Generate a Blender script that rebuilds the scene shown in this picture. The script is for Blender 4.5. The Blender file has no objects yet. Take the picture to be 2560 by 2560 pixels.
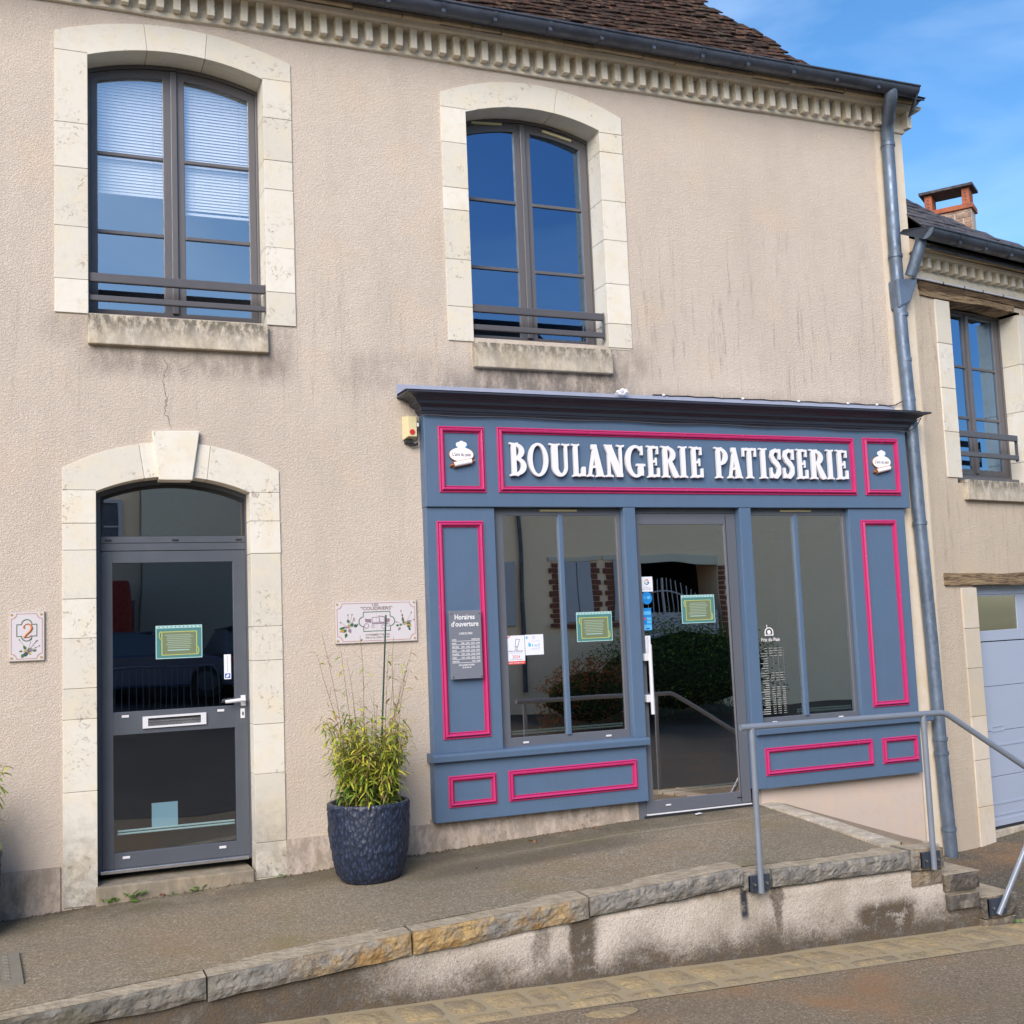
import bpy, math, random
from mathutils import Vector, Matrix
from mathutils import noise as mn
R = random.Random(7)
S = bpy.context.scene
COL = S.collection

# ---------------------------------------------------------------- camera
cam = bpy.data.cameras.new("camera"); cam.lens = 40.92; cam.sensor_width = 36.0
cam.clip_start = 0.1; cam.clip_end = 900.0
cam_o = bpy.data.objects.new("camera", cam); COL.objects.link(cam_o)
YAW, PIT, ROL = 0.39614474, 0.09895323, 0.0402474
fw = Vector((math.sin(YAW) * math.cos(PIT), math.cos(YAW) * math.cos(PIT), math.sin(PIT)))
ri = Vector((math.cos(YAW), -math.sin(YAW), 0.0)); dn = fw.cross(ri)
r2 = ri * math.cos(ROL) + dn * math.sin(ROL); d2 = dn * math.cos(ROL) - ri * math.sin(ROL)
cm = Matrix.Identity(4)
for i in range(3):
    cm[i][0] = r2[i]; cm[i][1] = -d2[i]; cm[i][2] = -fw[i]
cm[0][3], cm[1][3], cm[2][3] = 0.0, -8.7, 1.56
cam_o.matrix_world = cm
S.camera = cam_o

# ---------------------------------------------------------------- world and sun
SUN_EL, SUN_AZ = math.radians(32), math.radians(216)      # azimuth from +Y towards +X
w = bpy.data.worlds.new("World"); S.world = w; w.use_nodes = True
wn = w.node_tree; wn.nodes.clear()
sky = wn.nodes.new("ShaderNodeTexSky"); sky.sky_type = 'NISHITA'; sky.sun_disc = False
sky.sun_elevation = SUN_EL; sky.sun_rotation = SUN_AZ
sky.air_density = 1.0; sky.dust_density = 0.9; sky.ozone_density = 2.5; sky.altitude = 100
bg = wn.nodes.new("ShaderNodeBackground"); bg.inputs[1].default_value = 0.075
ou = wn.nodes.new("ShaderNodeOutputWorld")
tc = wn.nodes.new("ShaderNodeTexCoord")
mp = wn.nodes.new("ShaderNodeMapping"); mp.inputs['Scale'].default_value = (1.2, 1.2, 4.0)
nz = wn.nodes.new("ShaderNodeTexNoise"); nz.inputs['Scale'].default_value = 2.2; nz.inputs['Detail'].default_value = 7
nz.inputs['Roughness'].default_value = 0.5; nz.inputs['Distortion'].default_value = 0.6
rp = wn.nodes.new("ShaderNodeValToRGB")
rp.color_ramp.elements[0].position = 0.45; rp.color_ramp.elements[0].color = (0, 0, 0, 1)
rp.color_ramp.elements[1].position = 0.95; rp.color_ramp.elements[1].color = (0.5, 0.5, 0.5, 1)
mx = wn.nodes.new("ShaderNodeMixRGB"); mx.blend_type = 'MIX'; mx.inputs[2].default_value = (6.0, 7.2, 8.6, 1)
wn.links.new(tc.outputs['Generated'], mp.inputs[0]); wn.links.new(mp.outputs[0], nz.inputs['Vector'])
wn.links.new(nz.outputs[0], rp.inputs[0]); wn.links.new(rp.outputs[0], mx.inputs[0])
hs = wn.nodes.new("ShaderNodeHueSaturation"); hs.inputs['Saturation'].default_value = 1.25
wn.links.new(sky.outputs[0], hs.inputs['Color']); wn.links.new(hs.outputs[0], mx.inputs[1])
wn.links.new(mx.outputs[0], bg.inputs[0]); wn.links.new(bg.outputs[0], ou.inputs[0])
sl = bpy.data.lights.new("sun", 'SUN'); sl.energy = 1.5; sl.angle = math.radians(40); sl.color = (1.0, 0.905, 0.80)
so = bpy.data.objects.new("sun", sl); COL.objects.link(so)
sd = Vector((math.sin(SUN_AZ) * math.cos(SUN_EL), math.cos(SUN_AZ) * math.cos(SUN_EL), math.sin(SUN_EL)))
so.rotation_euler = sd.to_track_quat('Z', 'Y').to_euler(); so.location = sd * 60
S.view_settings.view_transform = 'Standard'; S.view_settings.look = 'None'
S.view_settings.gamma = 1.0; S.view_settings.exposure = 1.55; S.view_settings.use_curve_mapping = False

# ---------------------------------------------------------------- node helpers
class G:
    def __init__(s, name, rough=0.8, spec=0.5, metal=0.0, col=(.5, .5, .5)):
        s.m = bpy.data.materials.new(name); s.m.use_nodes = True
        s.t = s.m.node_tree; s.b = s.t.nodes['Principled BSDF']; s.out = s.t.nodes['Material Output']
        s.b.inputs['Roughness'].default_value = rough; s.b.inputs['Metallic'].default_value = metal
        s.b.inputs['Specular IOR Level'].default_value = spec
        s.b.inputs['Base Color'].default_value = (*col, 1)
        s._p = None
    def put(s, inp, v):
        if v is None: return
        if hasattr(v, 'is_output') or isinstance(v, bpy.types.NodeSocket): s.t.links.new(v, inp)
        elif isinstance(v, tuple) and len(v) == 3 and inp.type == 'RGBA': inp.default_value = (*v, 1)
        else: inp.default_value = v
    def pos(s):
        if not s._p: s._p = s.t.nodes.new('ShaderNodeNewGeometry')
        return s._p.outputs['Position']
    def rnd(s):
        return s.t.nodes.new('ShaderNodeObjectInfo').outputs['Random']
    def sep(s, v=None):
        n = s.t.nodes.new('ShaderNodeSeparateXYZ'); s.put(n.inputs[0], v or s.pos()); return n.outputs
    def scale(s, sc, v=None, loc=(0, 0, 0), rot=(0, 0, 0)):
        n = s.t.nodes.new('ShaderNodeMapping'); s.put(n.inputs[0], v or s.pos())
        n.inputs['Scale'].default_value = sc; n.inputs['Location'].default_value = loc; n.inputs['Rotation'].default_value = rot
        return n.outputs[0]
    def noise(s, sc, det=4, ro=.55, dist=0, v=None):
        n = s.t.nodes.new('ShaderNodeTexNoise'); s.put(n.inputs['Vector'], v or s.pos())
        n.inputs['Scale'].default_value = sc; n.inputs['Detail'].default_value = det
        n.inputs['Roughness'].default_value = ro; n.inputs['Distortion'].default_value = dist
        return n.outputs[0]
    def vor(s, sc, v=None, feat='F1', out='Distance', rnd=1.0):
        n = s.t.nodes.new('ShaderNodeTexVoronoi'); s.put(n.inputs['Vector'], v or s.pos()); n.feature = feat
        n.inputs['Scale'].default_value = sc; n.inputs['Randomness'].default_value = rnd
        return n.outputs[out]
    def mr(s, v, a, b, c=0.0, d=1.0, smooth=True):
        n = s.t.nodes.new('ShaderNodeMapRange'); n.interpolation_type = 'SMOOTHSTEP' if smooth else 'LINEAR'
        s.put(n.inputs[0], v)
        for i, q in enumerate((a, b, c, d)): n.inputs[i + 1].default_value = q
        return n.outputs[0]
    def math(s, op, a, b=None):
        n = s.t.nodes.new('ShaderNodeMath'); n.operation = op; s.put(n.inputs[0], a)
        if b is not None: s.put(n.inputs[1], b)
        return n.outputs[0]
    def mul(s, *a):
        r = a[0]
        for q in a[1:]: r = s.math('MULTIPLY', r, q)
        return r
    def mix(s, f, a, b, mode='MIX'):
        n = s.t.nodes.new('ShaderNodeMixRGB'); n.blend_type = mode
        s.put(n.inputs[0], f); s.put(n.inputs[1], a); s.put(n.inputs[2], b); return n.outputs[0]
    def ramp(s, v, stops):
        n = s.t.nodes.new('ShaderNodeValToRGB'); s.put(n.inputs[0], v); e = n.color_ramp.elements
        while len(e) < len(stops): e.new(0.5)
        for q, (p, c) in zip(e, stops): q.position = p; q.color = (*c, 1)
        return n.outputs[0]
    def bump(s, h, strength=.5, dist=.01, nrm=None):
        n = s.t.nodes.new('ShaderNodeBump'); s.put(n.inputs['Height'], h)
        n.inputs['Strength'].default_value = strength; n.inputs['Distance'].default_value = dist
        if nrm: s.put(n.inputs['Normal'], nrm)
        return n.outputs[0]
    def col(s, v): s.put(s.b.inputs['Base Color'], v); return s
    def nrm(s, v): s.put(s.b.inputs['Normal'], v); return s
    def ro(s, v): s.put(s.b.inputs['Roughness'], v); return s

def box_mask(g, x0, x1, z0, z1, sx=.03, sz=.05, o=None):
    o = o or g.sep()
    return g.mul(g.mr(o[0], x0 - sx, x0 + sx), g.mr(o[0], x1 - sx, x1 + sx, 1, 0), g.mr(o[2], z0 - sz, z0 + sz), g.mr(o[2], z1 - sz, z1 + sz, 1, 0))

def m_stucco(name, base, warm=None, neigh=False):
    g = G(name, .92, .25); o = g.sep()
    c = g.mix(g.mr(g.noise(.9, 4), .35, .7), base, tuple(k * .93 for k in base))
    c = g.mix(g.mr(g.noise(7, 5, .65), .4, .75, 0, .35), c, tuple(k * .82 for k in base))
    c = g.mix(g.mr(g.noise(2.2, 3, v=g.scale((1, 1, 1), loc=(9, 3, 1))), .52, .75, 0, .45), c, (base[0] * 1.06, base[1] * .98, base[2] * .86))
    c = g.mix(g.mul(g.mr(g.noise(1, 5, .65, .3, g.scale((3.2, 1, .45))), .46, .68), .20), c, tuple(k * .68 for k in base))
    # run-off streaks
    st = g.mr(g.noise(1, 3, .5, .15, g.scale((17, 1, 1.1))), .50, .66)
    st2 = g.mul(g.mr(g.noise(1, 2, .6, 0, g.scale((52, 1, 4.5), loc=(3, 0, 5))), .42, .62), g.mr(g.noise(60, 3, .6), .35, .55, .35, 1))
    def streak(x0, x1, z0, z1, a, sx=.3, sz=.6): return g.mul(st, st2, box_mask(g, x0, x1, z0, z1, sx, sz, o), a)
    if not neigh:
        k = g.math('MAXIMUM', streak(4.75, 7.7, 3.3, 4.85, .62, .25, .6), streak(-2, 4.9, 3.1, 4.30, .30, .4, .35))
        k = g.math('MAXIMUM', k, streak(6, 7.7, 4.6, 5.2, .35, .6, .3))
        c = g.mix(k, c, (.22, .195, .18))
        # soot under the sills and over the shop cornice
        n1 = g.noise(9, 5, .7, 0, g.scale((1, 1, .45)))
        for x0, x1, z0, z1, a in ((3.35, 4.72, 3.45, 3.74, .95), (3.0, 4.9, 3.40, 3.62, .35), (1.62, 1.86, 3.5, 3.93, .55), (.35, 1.75, 3.5, 3.72, .6), (3.0, 7.6, 3.3, 3.56, .45), (2.2, 3.3, 3.45, 3.75, .3), (4.5, 5.0, 3.6, 3.92, .5), (.1, .45, 3.7, 3.95, .35)):
            c = g.mix(g.mul(box_mask(g, x0, x1, z0, z1, .12, .09, o), g.mr(n1, .34, .60, .30, 1), a), c, (.12, .105, .095))
        c = g.mix(g.mul(g.mr(o[2], 1.2, .1, 0, 1), g.mr(n1, .3, .7), .30), c, (.50, .40, .29))
        # hairline crack above the door keystone
        x = g.math('ADD', o[0], g.mul(g.math('SUBTRACT', g.noise(5, 3), .5), .32))
        ln = g.mul(g.mr(g.math('ABSOLUTE', g.math('SUBTRACT', x, .92)), .003, .009, 1, 0), g.mr(o[2], 3.1, 3.13), g.mr(o[2], 3.6, 3.66, 1, 0))
        c = g.mix(g.mul(ln, .8), c, (.13, .11, .1))
    else:
        k = g.mul(st, st2, .5, g.mr(o[2], .5, 3.0)); c = g.mix(k, c, (.2, .17, .14))
    wv = g.noise(66, 3, .5, 1.0, g.scale((1, 1, 1.25)))
    h = g.math('ADD', g.mr(wv, .36, .62), g.mul(g.noise(190, 2), .25))
    c = g.mix(g.mr(wv, .32, .48, .17, 0), c, tuple(k * .5 for k in base))
    c = g.mix(g.mr(g.noise(.55, 3, .6, v=g.scale((1, 1, .6), loc=(2, 8, 4))), .42, .62, 0, .22), c, (base[0] * .80, base[1] * .78, base[2] * .78))
    g.col(c).nrm(g.bump(h, .50, .0075)); return g.m

def m_stone(name, base, chip=1.0, soot=0.0, rel=1.0, foot=0.0):
    g = G(name, .85, .3); r = g.rnd(); o = g.sep()
    c = g.mix(r, base, tuple(k * q for k, q in zip(base, (.80, .79, .76))))
    c = g.mix(g.mr(g.noise(5, 5, .6), .42, .72, 0, .6), c, (base[0] * .93, base[1] * .86, base[2] * .70))
    c = g.mix(g.mr(g.noise(16, 4, .7), .50, .8, 0, .5), c, tuple(k * .72 for k in base))
    pk = g.mul(g.mr(g.noise(30, 4, .75, .8), .580, .64), g.mr(g.noise(3.3, 2), .48, .60), chip)
    c = g.mix(g.mul(g.mr(g.noise(2.6, 4, .65, v=g.scale((1, 1, 1), loc=(4, 1, 7))), .52, .66, 0, .26 * min(chip, 1)), g.mr(g.noise(24, 4, .7), .4, .6)), c, (base[0] * .66, base[1] * .64, base[2] * .60))
    c = g.mix(pk, c, (.33, .27, .20))
    if soot:
        c = g.mix(g.mul(g.mr(g.noise(12, 5, .75, 0, g.scale((1, 1, .5))), .34, .62), soot), c, (.13, .115, .09))
    if name == 'sill_stone':
        tz = g.math('MAXIMUM', g.mr(o[2], 3.72, 3.90), g.mul(g.mr(o[2], 2.70, 2.82), g.mr(o[2], 2.83, 2.9, 1, 0)))
        c = g.mix(g.mul(tz, g.mr(g.noise(20, 5, .75, 0, g.scale((1, 1, .45))), .38, .56), .85), c, (.10, .09, .07))
    if foot:
        c = g.mix(g.mul(g.mr(g.math('ADD', o[2], g.mul(g.noise(3.5, 5, .7), .75)), .95, .10, 0, foot), g.mr(g.noise(8, 5, .75), .3, .6, .35, 1)), c, (.15, .125, .095))
    h = g.math('SUBTRACT', g.mul(g.noise(38, 5, .7), .4), g.mul(pk, .9))
    g.col(c).nrm(g.bump(h, .5 * rel, .008)); return g.m

def m_paint(name, base, rough=.45, bumpy=.12, spec=.5, dirt=.12, metal=0.0):
    g = G(name, rough, spec, metal)
    c = g.mix(g.mr(g.noise(3, 4, .6), .35, .75, 0, dirt), base, tuple(k * .7 + .03 for k in base))
    c = g.mix(g.mr(g.noise(40, 3), .62, .8, 0, dirt * .8), c, tuple(min(1, k * 1.25 + .02) for k in base))
    if dirt > .3: c = g.mix(g.mr(g.noise(1, 4, .6, 0, g.scale((34, 34, 1.3))), .40, .72, 0, .06), c, tuple(min(1, k * 1.35 + .01) for k in base)); c = g.mix(g.mr(g.noise(5, 5, .8), .66, .74, 0, .35), c, tuple(k * .55 for k in base))
    g.col(c).ro(g.mr(g.noise(9, 4), .3, .8, rough * .8, min(1, rough * 1.25))).nrm(g.bump(g.noise(55, 3), bumpy, .003)); return g.m

def m_plain(name, c, rough=.6, metal=0.0, spec=.5):
    g = G(name, rough, spec, metal, c); return g.m

def m_zinc(name, base, dirt=.35):
    g = G(name, .42, .5, .45)
    c = g.mix(g.mr(g.noise(4, 5, .65, .4), .35, .7), base, tuple(k * .68 for k in base))
    c = g.mix(g.mr(g.noise(26, 5, .75, 0, g.scale((1, 1, .3))), .55, .78, 0, dirt), c, tuple(min(1, k * 1.9 + .06) for k in base))
    g.col(c).ro(g.mr(g.noise(12, 4), .3, .7, .32, .6)).nrm(g.bump(g.noise(6, 2), .12, .02)); return g.m

def m_glass(name, k=3.0, tint=(.80, .84, .84), a=.03, wob=.02, gc=(.97, .98, 1)):
    m = bpy.data.materials.new(name); m.use_nodes = True; t = m.node_tree; t.nodes.clear()
    o = t.nodes.new('ShaderNodeOutputMaterial'); f = t.nodes.new('ShaderNodeFresnel'); f.inputs[0].default_value = 1.5
    mm = t.nodes.new('ShaderNodeMath'); mm.operation = 'MULTIPLY_ADD'; mm.use_clamp = True
    mm.inputs[1].default_value = k; mm.inputs[2].default_value = a
    tr = t.nodes.new('ShaderNodeBsdfTransparent'); tr.inputs[0].default_value = (*tint, 1)
    gl = t.nodes.new('ShaderNodeBsdfGlossy'); gl.inputs['Roughness'].default_value = .008; gl.inputs[0].default_value = (*gc, 1)
    mi = t.nodes.new('ShaderNodeMixShader')
    nn = t.nodes.new('ShaderNodeTexNoise'); nn.inputs['Scale'].default_value = 1.3; nn.inputs['Detail'].default_value = 1
    ge = t.nodes.new('ShaderNodeNewGeometry'); bu = t.nodes.new('ShaderNodeBump'); bu.inputs['Strength'].default_value = wob; bu.inputs['Distance'].default_value = .1
    t.links.new(ge.outputs['Position'], nn.inputs['Vector']); t.links.new(nn.outputs[0], bu.inputs['Height']); t.links.new(bu.outputs[0], gl.inputs['Normal'])
    bf = t.nodes.new('ShaderNodeMath'); bf.operation = 'SUBTRACT'; bf.inputs[0].default_value = 1; t.links.new(ge.outputs['Backfacing'], bf.inputs[1])
    m2 = t.nodes.new('ShaderNodeMath'); m2.operation = 'MULTIPLY'; t.links.new(mm.outputs[0], m2.inputs[0]); t.links.new(bf.outputs[0], m2.inputs[1])
    t.links.new(f.outputs[0], mm.inputs[0]); t.links.new(m2.outputs[0], mi.inputs[0])
    t.links.new(tr.outputs[0], mi.inputs[1]); t.links.new(gl.outputs[0], mi.inputs[2]); t.links.new(mi.outputs[0], o.inputs[0])
    return m

def m_asphalt(name, base, spk, moss=.3, brown=.3, strip=False):
    g = G(name, .9, .3); o = g.sep()
    v = g.vor(95, out='Color'); n = g.noise(170, 3, .6)
    sepc = g.t.nodes.new('ShaderNodeSeparateColor'); g.put(sepc.inputs[0], v)
    c = g.mix(g.mr(sepc.outputs[0], .0, 1, 0, 1, False), tuple(k * .62 for k in base), tuple(k * 1.3 for k in base))
    c = g.mix(g.mr(sepc.outputs[1], .90, .96), c, spk)
    c = g.mix(g.mr(n, .45, .75, 0, .5), c, tuple(k * .45 for k in base))
    c = g.mix(g.mul(g.mr(g.noise(1.6, 5, .65), .5, .72), moss), c, (.18, .15, .055))
    c = g.mix(g.mul(g.mr(g.noise(.8, 5, .6, v=g.scale((1, 1, 1), loc=(5, 7, 2))), .48, .7), brown), c, (.33, .175, .075))
    if strip:   # damp dirt line along the house, a trench patch and a painted pot shadow
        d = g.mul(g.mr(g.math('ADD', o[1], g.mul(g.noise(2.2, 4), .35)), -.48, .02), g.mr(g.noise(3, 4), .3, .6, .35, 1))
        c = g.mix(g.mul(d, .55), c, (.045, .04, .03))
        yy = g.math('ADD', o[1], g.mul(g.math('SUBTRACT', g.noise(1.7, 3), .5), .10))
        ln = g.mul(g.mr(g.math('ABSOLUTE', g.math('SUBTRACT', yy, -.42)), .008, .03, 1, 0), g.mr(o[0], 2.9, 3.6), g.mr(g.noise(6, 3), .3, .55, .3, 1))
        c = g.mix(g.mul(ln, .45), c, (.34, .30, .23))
        pot_shade = g.mul(box_mask(g, 2.5, 4.3, -9, 9, .3, .3, o), g.mr(g.math('ABSOLUTE', g.math('SUBTRACT', yy, -.66)), .08, .26, 1, 0))  # shadow of the pot painted into the asphalt as a dark band to its right
        c = g.mix(g.mul(pot_shade, .6), c, (.075, .06, .048))
    c = g.mix(g.mr(g.noise(.5, 3), .35, .7, 0, .28), c, tuple(k * .5 for k in base))
    c = g.mix(g.mr(g.noise(7, 5, .8), .64, .70, 0, .35), c, tuple(k * .45 for k in base)); c = g.mix(g.mr(g.noise(11, 2, .5, v=g.scale((1, 1, 1), loc=(3, 9, 0))), .73, .76, 0, .5), c, spk)
    h = g.math('ADD', g.mul(v if False else g.vor(95), .6), g.mul(n, .5))
    g.col(c).nrm(g.bump(h, .8, .006)); return g.m

M = {}
M['stucco'] = m_stucco('stucco', (.575, .495, .422))
M['stucco2'] = m_stucco('stucco_neighbour', (.57, .48, .38), neigh=True)
M['smooth'] = m_stone('smooth_render', (.62, .55, .46), .15, 0, .5)
M['pinkwall'] = m_stone('pink_render', (.62, .52, .47), .1, 0, .5)
M['plinth'] = m_stone('plinth_render', (.50, .42, .37), .5, .55, 1.6)
M['limestone'] = m_stone('limestone', (.69, .655, .59), .75, foot=.75)
M['step'] = m_stone('worn_step_stone', (.34, .29, .23), .6, .55)
M['sillstone'] = m_stone('sill_stone', (.58, .52, .44), .5, .42)
M['mortar'] = m_plain('mortar', (.46, .42, .35), .95)
M['cornice'] = m_stone('cornice_render', (.78, .72, .62), .6, .10)
M['corona'] = m_stone('corona_stone', (.62, .50, .34), 1.0, .25)
M['winframe'] = m_paint('window_frame_paint', (.105, .10, .108), .42, .05)
M['doorframe'] = m_paint('door_frame_paint', (.075, .085, .105), .40, .04)
M['rail'] = m_paint('guard_rail_paint', (.085, .08, .088), .38, .05)
M['blue'] = m_paint('shopfront_blue_paint', (.082, .136, .224), .45, .08, .4, .34)
M['darkblue'] = m_paint('cornice_dark_blue_paint', (.036, .042, .062), .42, .08, .4, .10)
M['flash'] = m_paint('zinc_flashing', (.36, .38, .47), .45, .1, .5, .2, .3)
M['pink'] = m_paint('pink_moulding_paint', (.50, .032, .150), .24, .0, .6, .0)
M['shopframe'] = m_paint('shop_frame_paint', (.105, .115, .140), .40, .04)
M['white'] = m_paint('white_letter', (.72, .715, .745), .45, .02, .4, .05)
M['zinc'] = m_zinc('gutter_zinc', (.085, .100, .135), .10)
M['zincpipe'] = m_zinc('pipe_zinc', (.150, .195, .265), .45)
M['glassup'] = m_glass('upper_window_glass', 6.0, (.93, .95, .97), .03, .008, (.42, .66, 1))
M['glassup1'] = m_glass('left_upper_window_glass', 6.5, (.97, .98, .99), .08, .012, (.85, .94, 1))
M['glassdoor'] = m_glass('entrance_door_glass', 5.5, (.85, .90, .93), .03, .03, (.9, .95, 1))
M['glassdn'] = m_glass('shop_window_glass', 13.0, (.90, .94, .95), .10, .02, (1, .89, .79))
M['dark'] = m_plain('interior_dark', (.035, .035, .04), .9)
M['roomwall'] = m_plain('interior_wall', (.22, .20, .18), .9)
M['slat'] = m_plain('blind_slat', (.93, .94, .96), .5)
M['black'] = m_plain('black_rubber', (.015, .015, .018), .6)
M['alu'] = m_paint('white_aluminium', (.62, .62, .66), .35, .03, .5, .06)
M['steel'] = m_paint('stainless_steel', (.55, .55, .57), .28, .03, .5, .1, .9)
M['cream'] = m_paint('cream_plastic', (.62, .55, .32), .4, .03)
M['red'] = m_plain('red_lamp', (.50, .03, .03), .25)
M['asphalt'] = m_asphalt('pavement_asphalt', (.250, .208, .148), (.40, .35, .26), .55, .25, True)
M['road'] = m_asphalt('road_asphalt', (.245, .188, .125), (.40, .33, .24), .35, .8)
M['square'] = m_asphalt('dark_reflection_asphalt', (.060, .058, .056), (.12, .11, .10), .1, .1)  # asphalt colour darkened so the shop glass mirrors it dark
M['yard'] = m_asphalt('yard_ground', (.125, .105, .080), (.35, .32, .26), .6, .5)
M['railpaint'] = m_paint('handrail_paint', (.215, .245, .300), .38, .05, .5, .22, .2)
M['bracket'] = m_paint('bracket_dark_paint', (.035, .045, .065), .45, .1)
M['shutter'] = m_plain('grey_shutter', (.42, .45, .52), .6)
M['redbrick'] = m_plain('red_brick_trim', (.17, .065, .048), .85)
M['oppwall'] = m_stone('opposite_render', (.92, .76, .58), .1)
M['oppgrey'] = m_stone('opposite_grey_render', (.62, .62, .55), .1)

# ---------------------------------------------------------------- mesh helpers
TF = [None]
def neigh_tf(x, y, z):     # local (u along, v into wall, z) of the turned neighbour facade
    c, s = .98058, .19612
    return (7.95 + x * c - y * s, x * s + y * c, z)
WP = {}
class MB:
    def __init__(s): s.v = []; s.f = []; s.mi = []; s.sm = []
    def add(s, vs, fs, m=0, smooth=False):
        o = len(s.v); s.v += [tuple(q) for q in vs]
        for f in fs: s.f.append(tuple(o + i for i in f)); s.mi.append(m); s.sm.append(smooth)
        return s
    def box(s, x0, x1, y0, y1, z0, z1, m=0):
        return s.add([(x0, y0, z0), (x1, y0, z0), (x1, y1, z0), (x0, y1, z0), (x0, y0, z1), (x1, y0, z1), (x1, y1, z1), (x0, y1, z1)],
                     [(0, 3, 2, 1), (4, 5, 6, 7), (0, 1, 5, 4), (1, 2, 6, 5), (2, 3, 7, 6), (3, 0, 4, 7)], m)
    def prism(s, P, y0, y1, m=0):      # polygon in xz (counter-clockwise seen from the street), y0 = street side
        n = len(P); v = [(x, y0, z) for x, z in P] + [(x, y1, z) for x, z in P]
        return s.add(v, [tuple(range(n)), tuple(range(2 * n - 1, n - 1, -1))] + [(i, n + i, n + (i + 1) % n, (i + 1) % n) for i in range(n)], m)
    def ring(s, A, B, y0, y1, m=0):    # between outer polygon A and inner polygon B, same count
        n = len(A); v = [(x, y0, z) for x, z in A] + [(x, y0, z) for x, z in B] + [(x, y1, z) for x, z in A] + [(x, y1, z) for x, z in B]
        f = []
        for i in range(n):
            j = (i + 1) % n
            f += [(i, j, n + j, n + i), (2 * n + j, 2 * n + i, 3 * n + i, 3 * n + j), (i, 2 * n + i, 2 * n + j, j), (n + j, 3 * n + j, 3 * n + i, n + i)]
        return s.add(v, f, m)
    def tube(s, P, r, seg=12, m=0, cap=True, smooth=True):
        P = [Vector(p) for p in P]; rs = r if isinstance(r, (list, tuple)) else [r] * len(P); rings = []
        up = None
        for i, p in enumerate(P):
            t = (P[min(i + 1, len(P) - 1)] - P[max(i - 1, 0)]).normalized()
            if up is None: up = Vector((0, 0, 1)) if abs(t.z) < .9 else Vector((1, 0, 0))
            a = (up - t * up.dot(t)).normalized(); b = t.cross(a); up = a
            rings.append([p + (a * math.cos(2 * math.pi * k / seg) + b * math.sin(2 * math.pi * k / seg)) * rs[i] for k in range(seg)])
        v = [q for r_ in rings for q in r_]; f = []
        for i in range(len(P) - 1):
            for k in range(seg):
                a = i * seg + k; b = i * seg + (k + 1) % seg; f.append((a, b, b + seg, a + seg))
        s.add(v, f, m, smooth)
        if cap:
            s.add(rings[0], [tuple(range(seg - 1, -1, -1))], m); s.add(rings[-1], [tuple(range(seg))], m)
        return s
    def grid(s, fn, nu, nv, m=0, smooth=True):
        v = [fn(i / nu, j / nv) for j in range(nv + 1) for i in range(nu + 1)]
        f = [(j * (nu + 1) + i, j * (nu + 1) + i + 1, (j + 1) * (nu + 1) + i + 1, (j + 1) * (nu + 1) + i) for j in range(nv) for i in range(nu)]
        return s.add(v, f, m, smooth)
    def strip(s, prof, x0, x1, m=0):   # profile [(y,z)..] swept along x with end caps
        n = len(prof); v = [(x0, y, z) for y, z in prof] + [(x1, y, z) for y, z in prof]
        s.add(v, [(i, i + 1, n + i + 1, n + i) for i in range(n - 1)], m)
        return s.add(v, [tuple(range(n - 1, -1, -1)), tuple(range(n, 2 * n))], m)
    def build(s, name, mat, parent=None, bevel=0, sub=False, **kw):
        v = s.v
        if TF[0]: v = [TF[0](*q) for q in v]
        xs = [q[0] for q in v]; ys = [q[1] for q in v]; zs = [q[2] for q in v]
        og = Vector(((min(xs) + max(xs)) / 2, (min(ys) + max(ys)) / 2, min(zs)))
        me = bpy.data.meshes.new(name); me.from_pydata([Vector(q) - og for q in v], [], s.f)
        mats = mat if isinstance(mat, (list, tuple)) else [mat]
        for q in mats: me.materials.append(M[q] if isinstance(q, str) else q)
        for p, i, sm in zip(me.polygons, s.mi, s.sm): p.material_index = i; p.use_smooth = sm
        me.validate(); me.update()
        o = bpy.data.objects.new(name, me)
        if bevel:
            b = o.modifiers.new('bevel', 'BEVEL'); b.width = bevel; b.segments = 2; b.limit_method = 'ANGLE'; b.angle_limit = math.radians(40)
        return place(o, og, parent, **kw)
def place(o, og, parent=None, label=None, cat=None, group=None, kind=None):
    COL.objects.link(o); og = Vector(og)
    if parent: o.parent = parent; o.location = og - WP[parent.name]
    else: o.location = og
    WP[o.name] = og
    if label: o['label'] = label
    if cat: o['category'] = cat
    if group: o['group'] = group
    if kind: o['kind'] = kind
    return o
def thing(name, loc, label, cat, group=None):
    if TF[0]: loc = TF[0](*loc)
    o = bpy.data.objects.new(name, None); o.empty_display_size = .2
    return place(o, loc, None, label, cat, group)
def clone(o, off, parent=None, keep=True):       # copy sharing mesh data, moved by an offset
    c = o.copy(); COL.objects.link(c); c.parent = parent or o.parent
    W = WP[o.name] + Vector(off); WP[c.name] = W
    c.location = W - (WP[c.parent.name] if c.parent else Vector()); return c
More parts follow.
